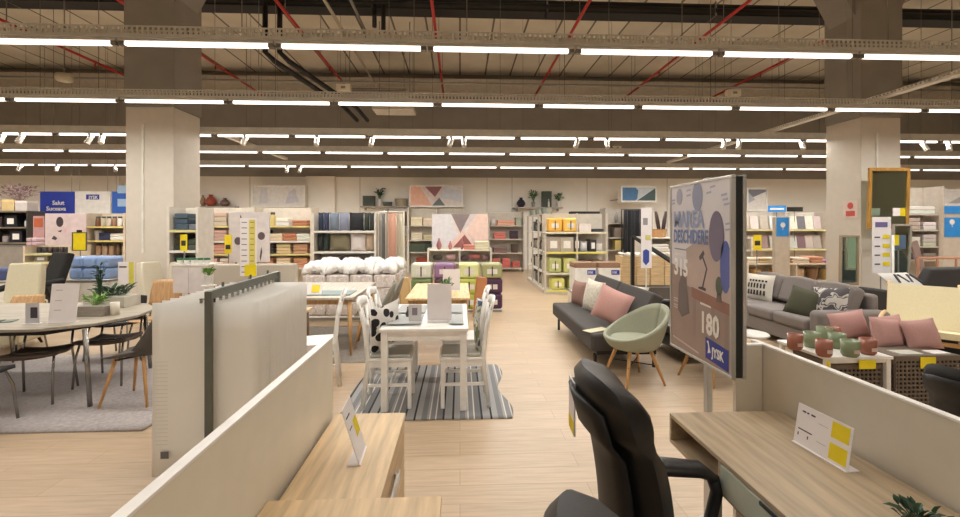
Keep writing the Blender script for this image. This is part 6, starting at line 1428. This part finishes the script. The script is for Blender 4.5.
t, xa, xb, za, zb = lit_sign('blue store sign with white greeting text at far left', 40, 74.5, mat((40, 62, 168), .4), ())
Tt = Matrix.Translation((0, -.004, 0)) @ Euler((PI / 2, 0, 0)).to_matrix().to_4x4()
for k, (bd, py) in enumerate((('Salut', 204.8), ('Suceava', 210.6))):
    text(bd, .17, WHITE, t, Matrix.Translation((0.03 - (.06 if k else 0), 0, AZ(57, py, 13.2) - za)) @ Tt, 'lettering', .02, align='CENTER')
t, xa, xb, za, zb = lit_sign('white store sign with small blue logo at far left', 75, 110.5, mat((232, 228, 222), .4), ())
MB().box(-.18, .18, -.006, 0, AZ(93, 199.5, 13.2) - za, AZ(93, 194.5, 13.2) - za).build('logo_field', mat((40, 62, 150), .4), t)
text('JYSK', .13, WHITE, t, Matrix.Translation((0.02, -.004, AZ(93, 198.9, 13.2) - za)) @ Tt, 'lettering', .02, align='CENTER')
t, xa, xb, za, zb = lit_sign('blue store sign with pale patches beside the left column', 112, 132, mat((50, 100, 190), .4), ())
for k in (.12, .5): MB().box(-.12, .18, -.006, 0, .08 + k, .30 + k).build('pale_patch', mat((170, 200, 230), .4), t)
t, x0, x1, zb, zt_ = board('pine_poster', 'pale pink poster with pine cones left of the yellow clipboard', 45, 86, 213.5, 246, 11.3, (214, 196, 194),
    [([(.36 + .09 * math.cos(k * PI / 6), .74 + .16 * math.sin(k * PI / 6)) for k in range(12)], (60, 50, 54)), ([(.3, .46), (.42, .5), (.38, .42)], (70, 60, 64)), ([(.16, .22), (.22, .32), (.3, .24), (.26, .18)], (70, 60, 64)), ([(.42, .62), (.55, .5), (.5, .38)], (216, 180, 184))])
t, x0, x1, zs = shelving('book_shelving', 'yellow-stripped shelving of jars and books left of the left column', 86, 124, 11.8, .5, AZ(104, 213, 11.8), (226.5, 240.5, 256), frame=(206, 192, 170), strip=mat((228, 212, 130), .5), names=['top shelf', 'second shelf', 'third shelf'], **rack_labels('jar and book shelving'),
    specs=([('jar', c, .11, .26, 1) for c in (BRN, BEI, (206, 196, 186), (150, 120, 96), WHI, (190, 176, 160))], [('basket', WHI, .24, .26, 1), ('box', NAVY, .3, .2, 1), ('folded textile', WHI, .4, .09, 2)], [('jar', c, .13, .3, 1) for c in ((206, 176, 140), BEI, (196, 160, 120), (110, 80, 60), (206, 180, 150))]))
t, xa, xb, za, zb = flat_sign('yellow_clipboard', 'yellow clipboard sign right of the pale pink poster', 73, 86, 233, 250, 9.0, YEL); 
f = MB(); f.box(xa - .015, xa, 8.99, 9.01, za - .015, zb + .015).box(xb, xb + .015, 8.99, 9.01, za - .015, zb + .015).box(xa, xb, 8.99, 9.01, zb, zb + .015).box(xa, xb, 8.99, 9.01, za - .015, za); f.build('dark_frame', mat((90, 84, 60), .5), t, w=True)
MB().box((xa + xb) / 2 - .04, (xa + xb) / 2 + .04, 8.98, 9.01, zb + .016, zb + .06).build('clip', DKM, t, w=True)
t, x0, x1, zs = shelving('drawer_unit', 'cream unit with a dark row of goods and yellow strips, far left', 24, 69, 9.4, .5, AZ(46, 246, 9.4), (253.5, 262), frame=(222, 206, 180), names=['upper shelf', 'lower shelf'], **rack_labels('cream drawer unit'),
    specs=([('jar', (54, 46, 44), .1, .12, 1) for _ in range(7)], [('carton', (150, 130, 110), .25, .12, 1), ('carton', (190, 170, 150), .25, .12, 1)]))
for i, px in enumerate((33, 38.5)):
    x, z = A(px, 245.5, 9.6)
    item('folded textile', (206, 176, 180), x, 9.6, AZ(px, 246, 9.4) + .003, .1, .16, .2, 'pink wrapped bundle, %s of two on the cream drawer unit' % ('left', 'right')[i], 'pink bundles')
item('basket', (184, 96, 66), AX(37.5, 10.6), 10.6, 1.52, .3, .2, .3, 'terracotta-coloured basket left of the pale pink poster', None) if False else None
t, xa, xb, za, zb = flat_sign('pink_banner', 'pink and orange slanted banner left of the pale pink poster', 33, 44, 216, 245, 10.6, mat((196, 150, 150), .6)); MB().box(xa + .03, xb - .03, 10.59, 10.6, zb - .25, zb - .05).build('orange_patch', mat((190, 100, 60), .6), t, w=True)
t = thing('low_wall_panel', 'grey panel below the charcoal shelving at left edge', 'panel', (AX(5, 9.9), 9.9, 0)); MB().box(AX(-20, 9.9), AX(23, 9.9), 9.9, 9.95, 0, AZ(5, 246, 9.9)).build('board', mat((150, 142, 132), .6), t, w=True); MB().box(AX(-20, 9.9), AX(23, 9.9), 9.89, 9.96, AZ(5, 246, 9.9), AZ(5, 245, 9.9)).build('cap', GREYM, t, w=True)

# ---------------------------------------------------------------- tidy
bad = [(k, v) for k, v in LABELS.items() if len(v) > 1]
for k, v in bad[:40]: print('DUPLABEL', k, v)
for k in LABELS:
    n = len(k.split())
    if n > 16 or n < 4: print('LEN', n, k)
print('THINGS', sum(1 for o in SC.objects if 'category' in o.keys()), 'OBJ', len(SC.objects))
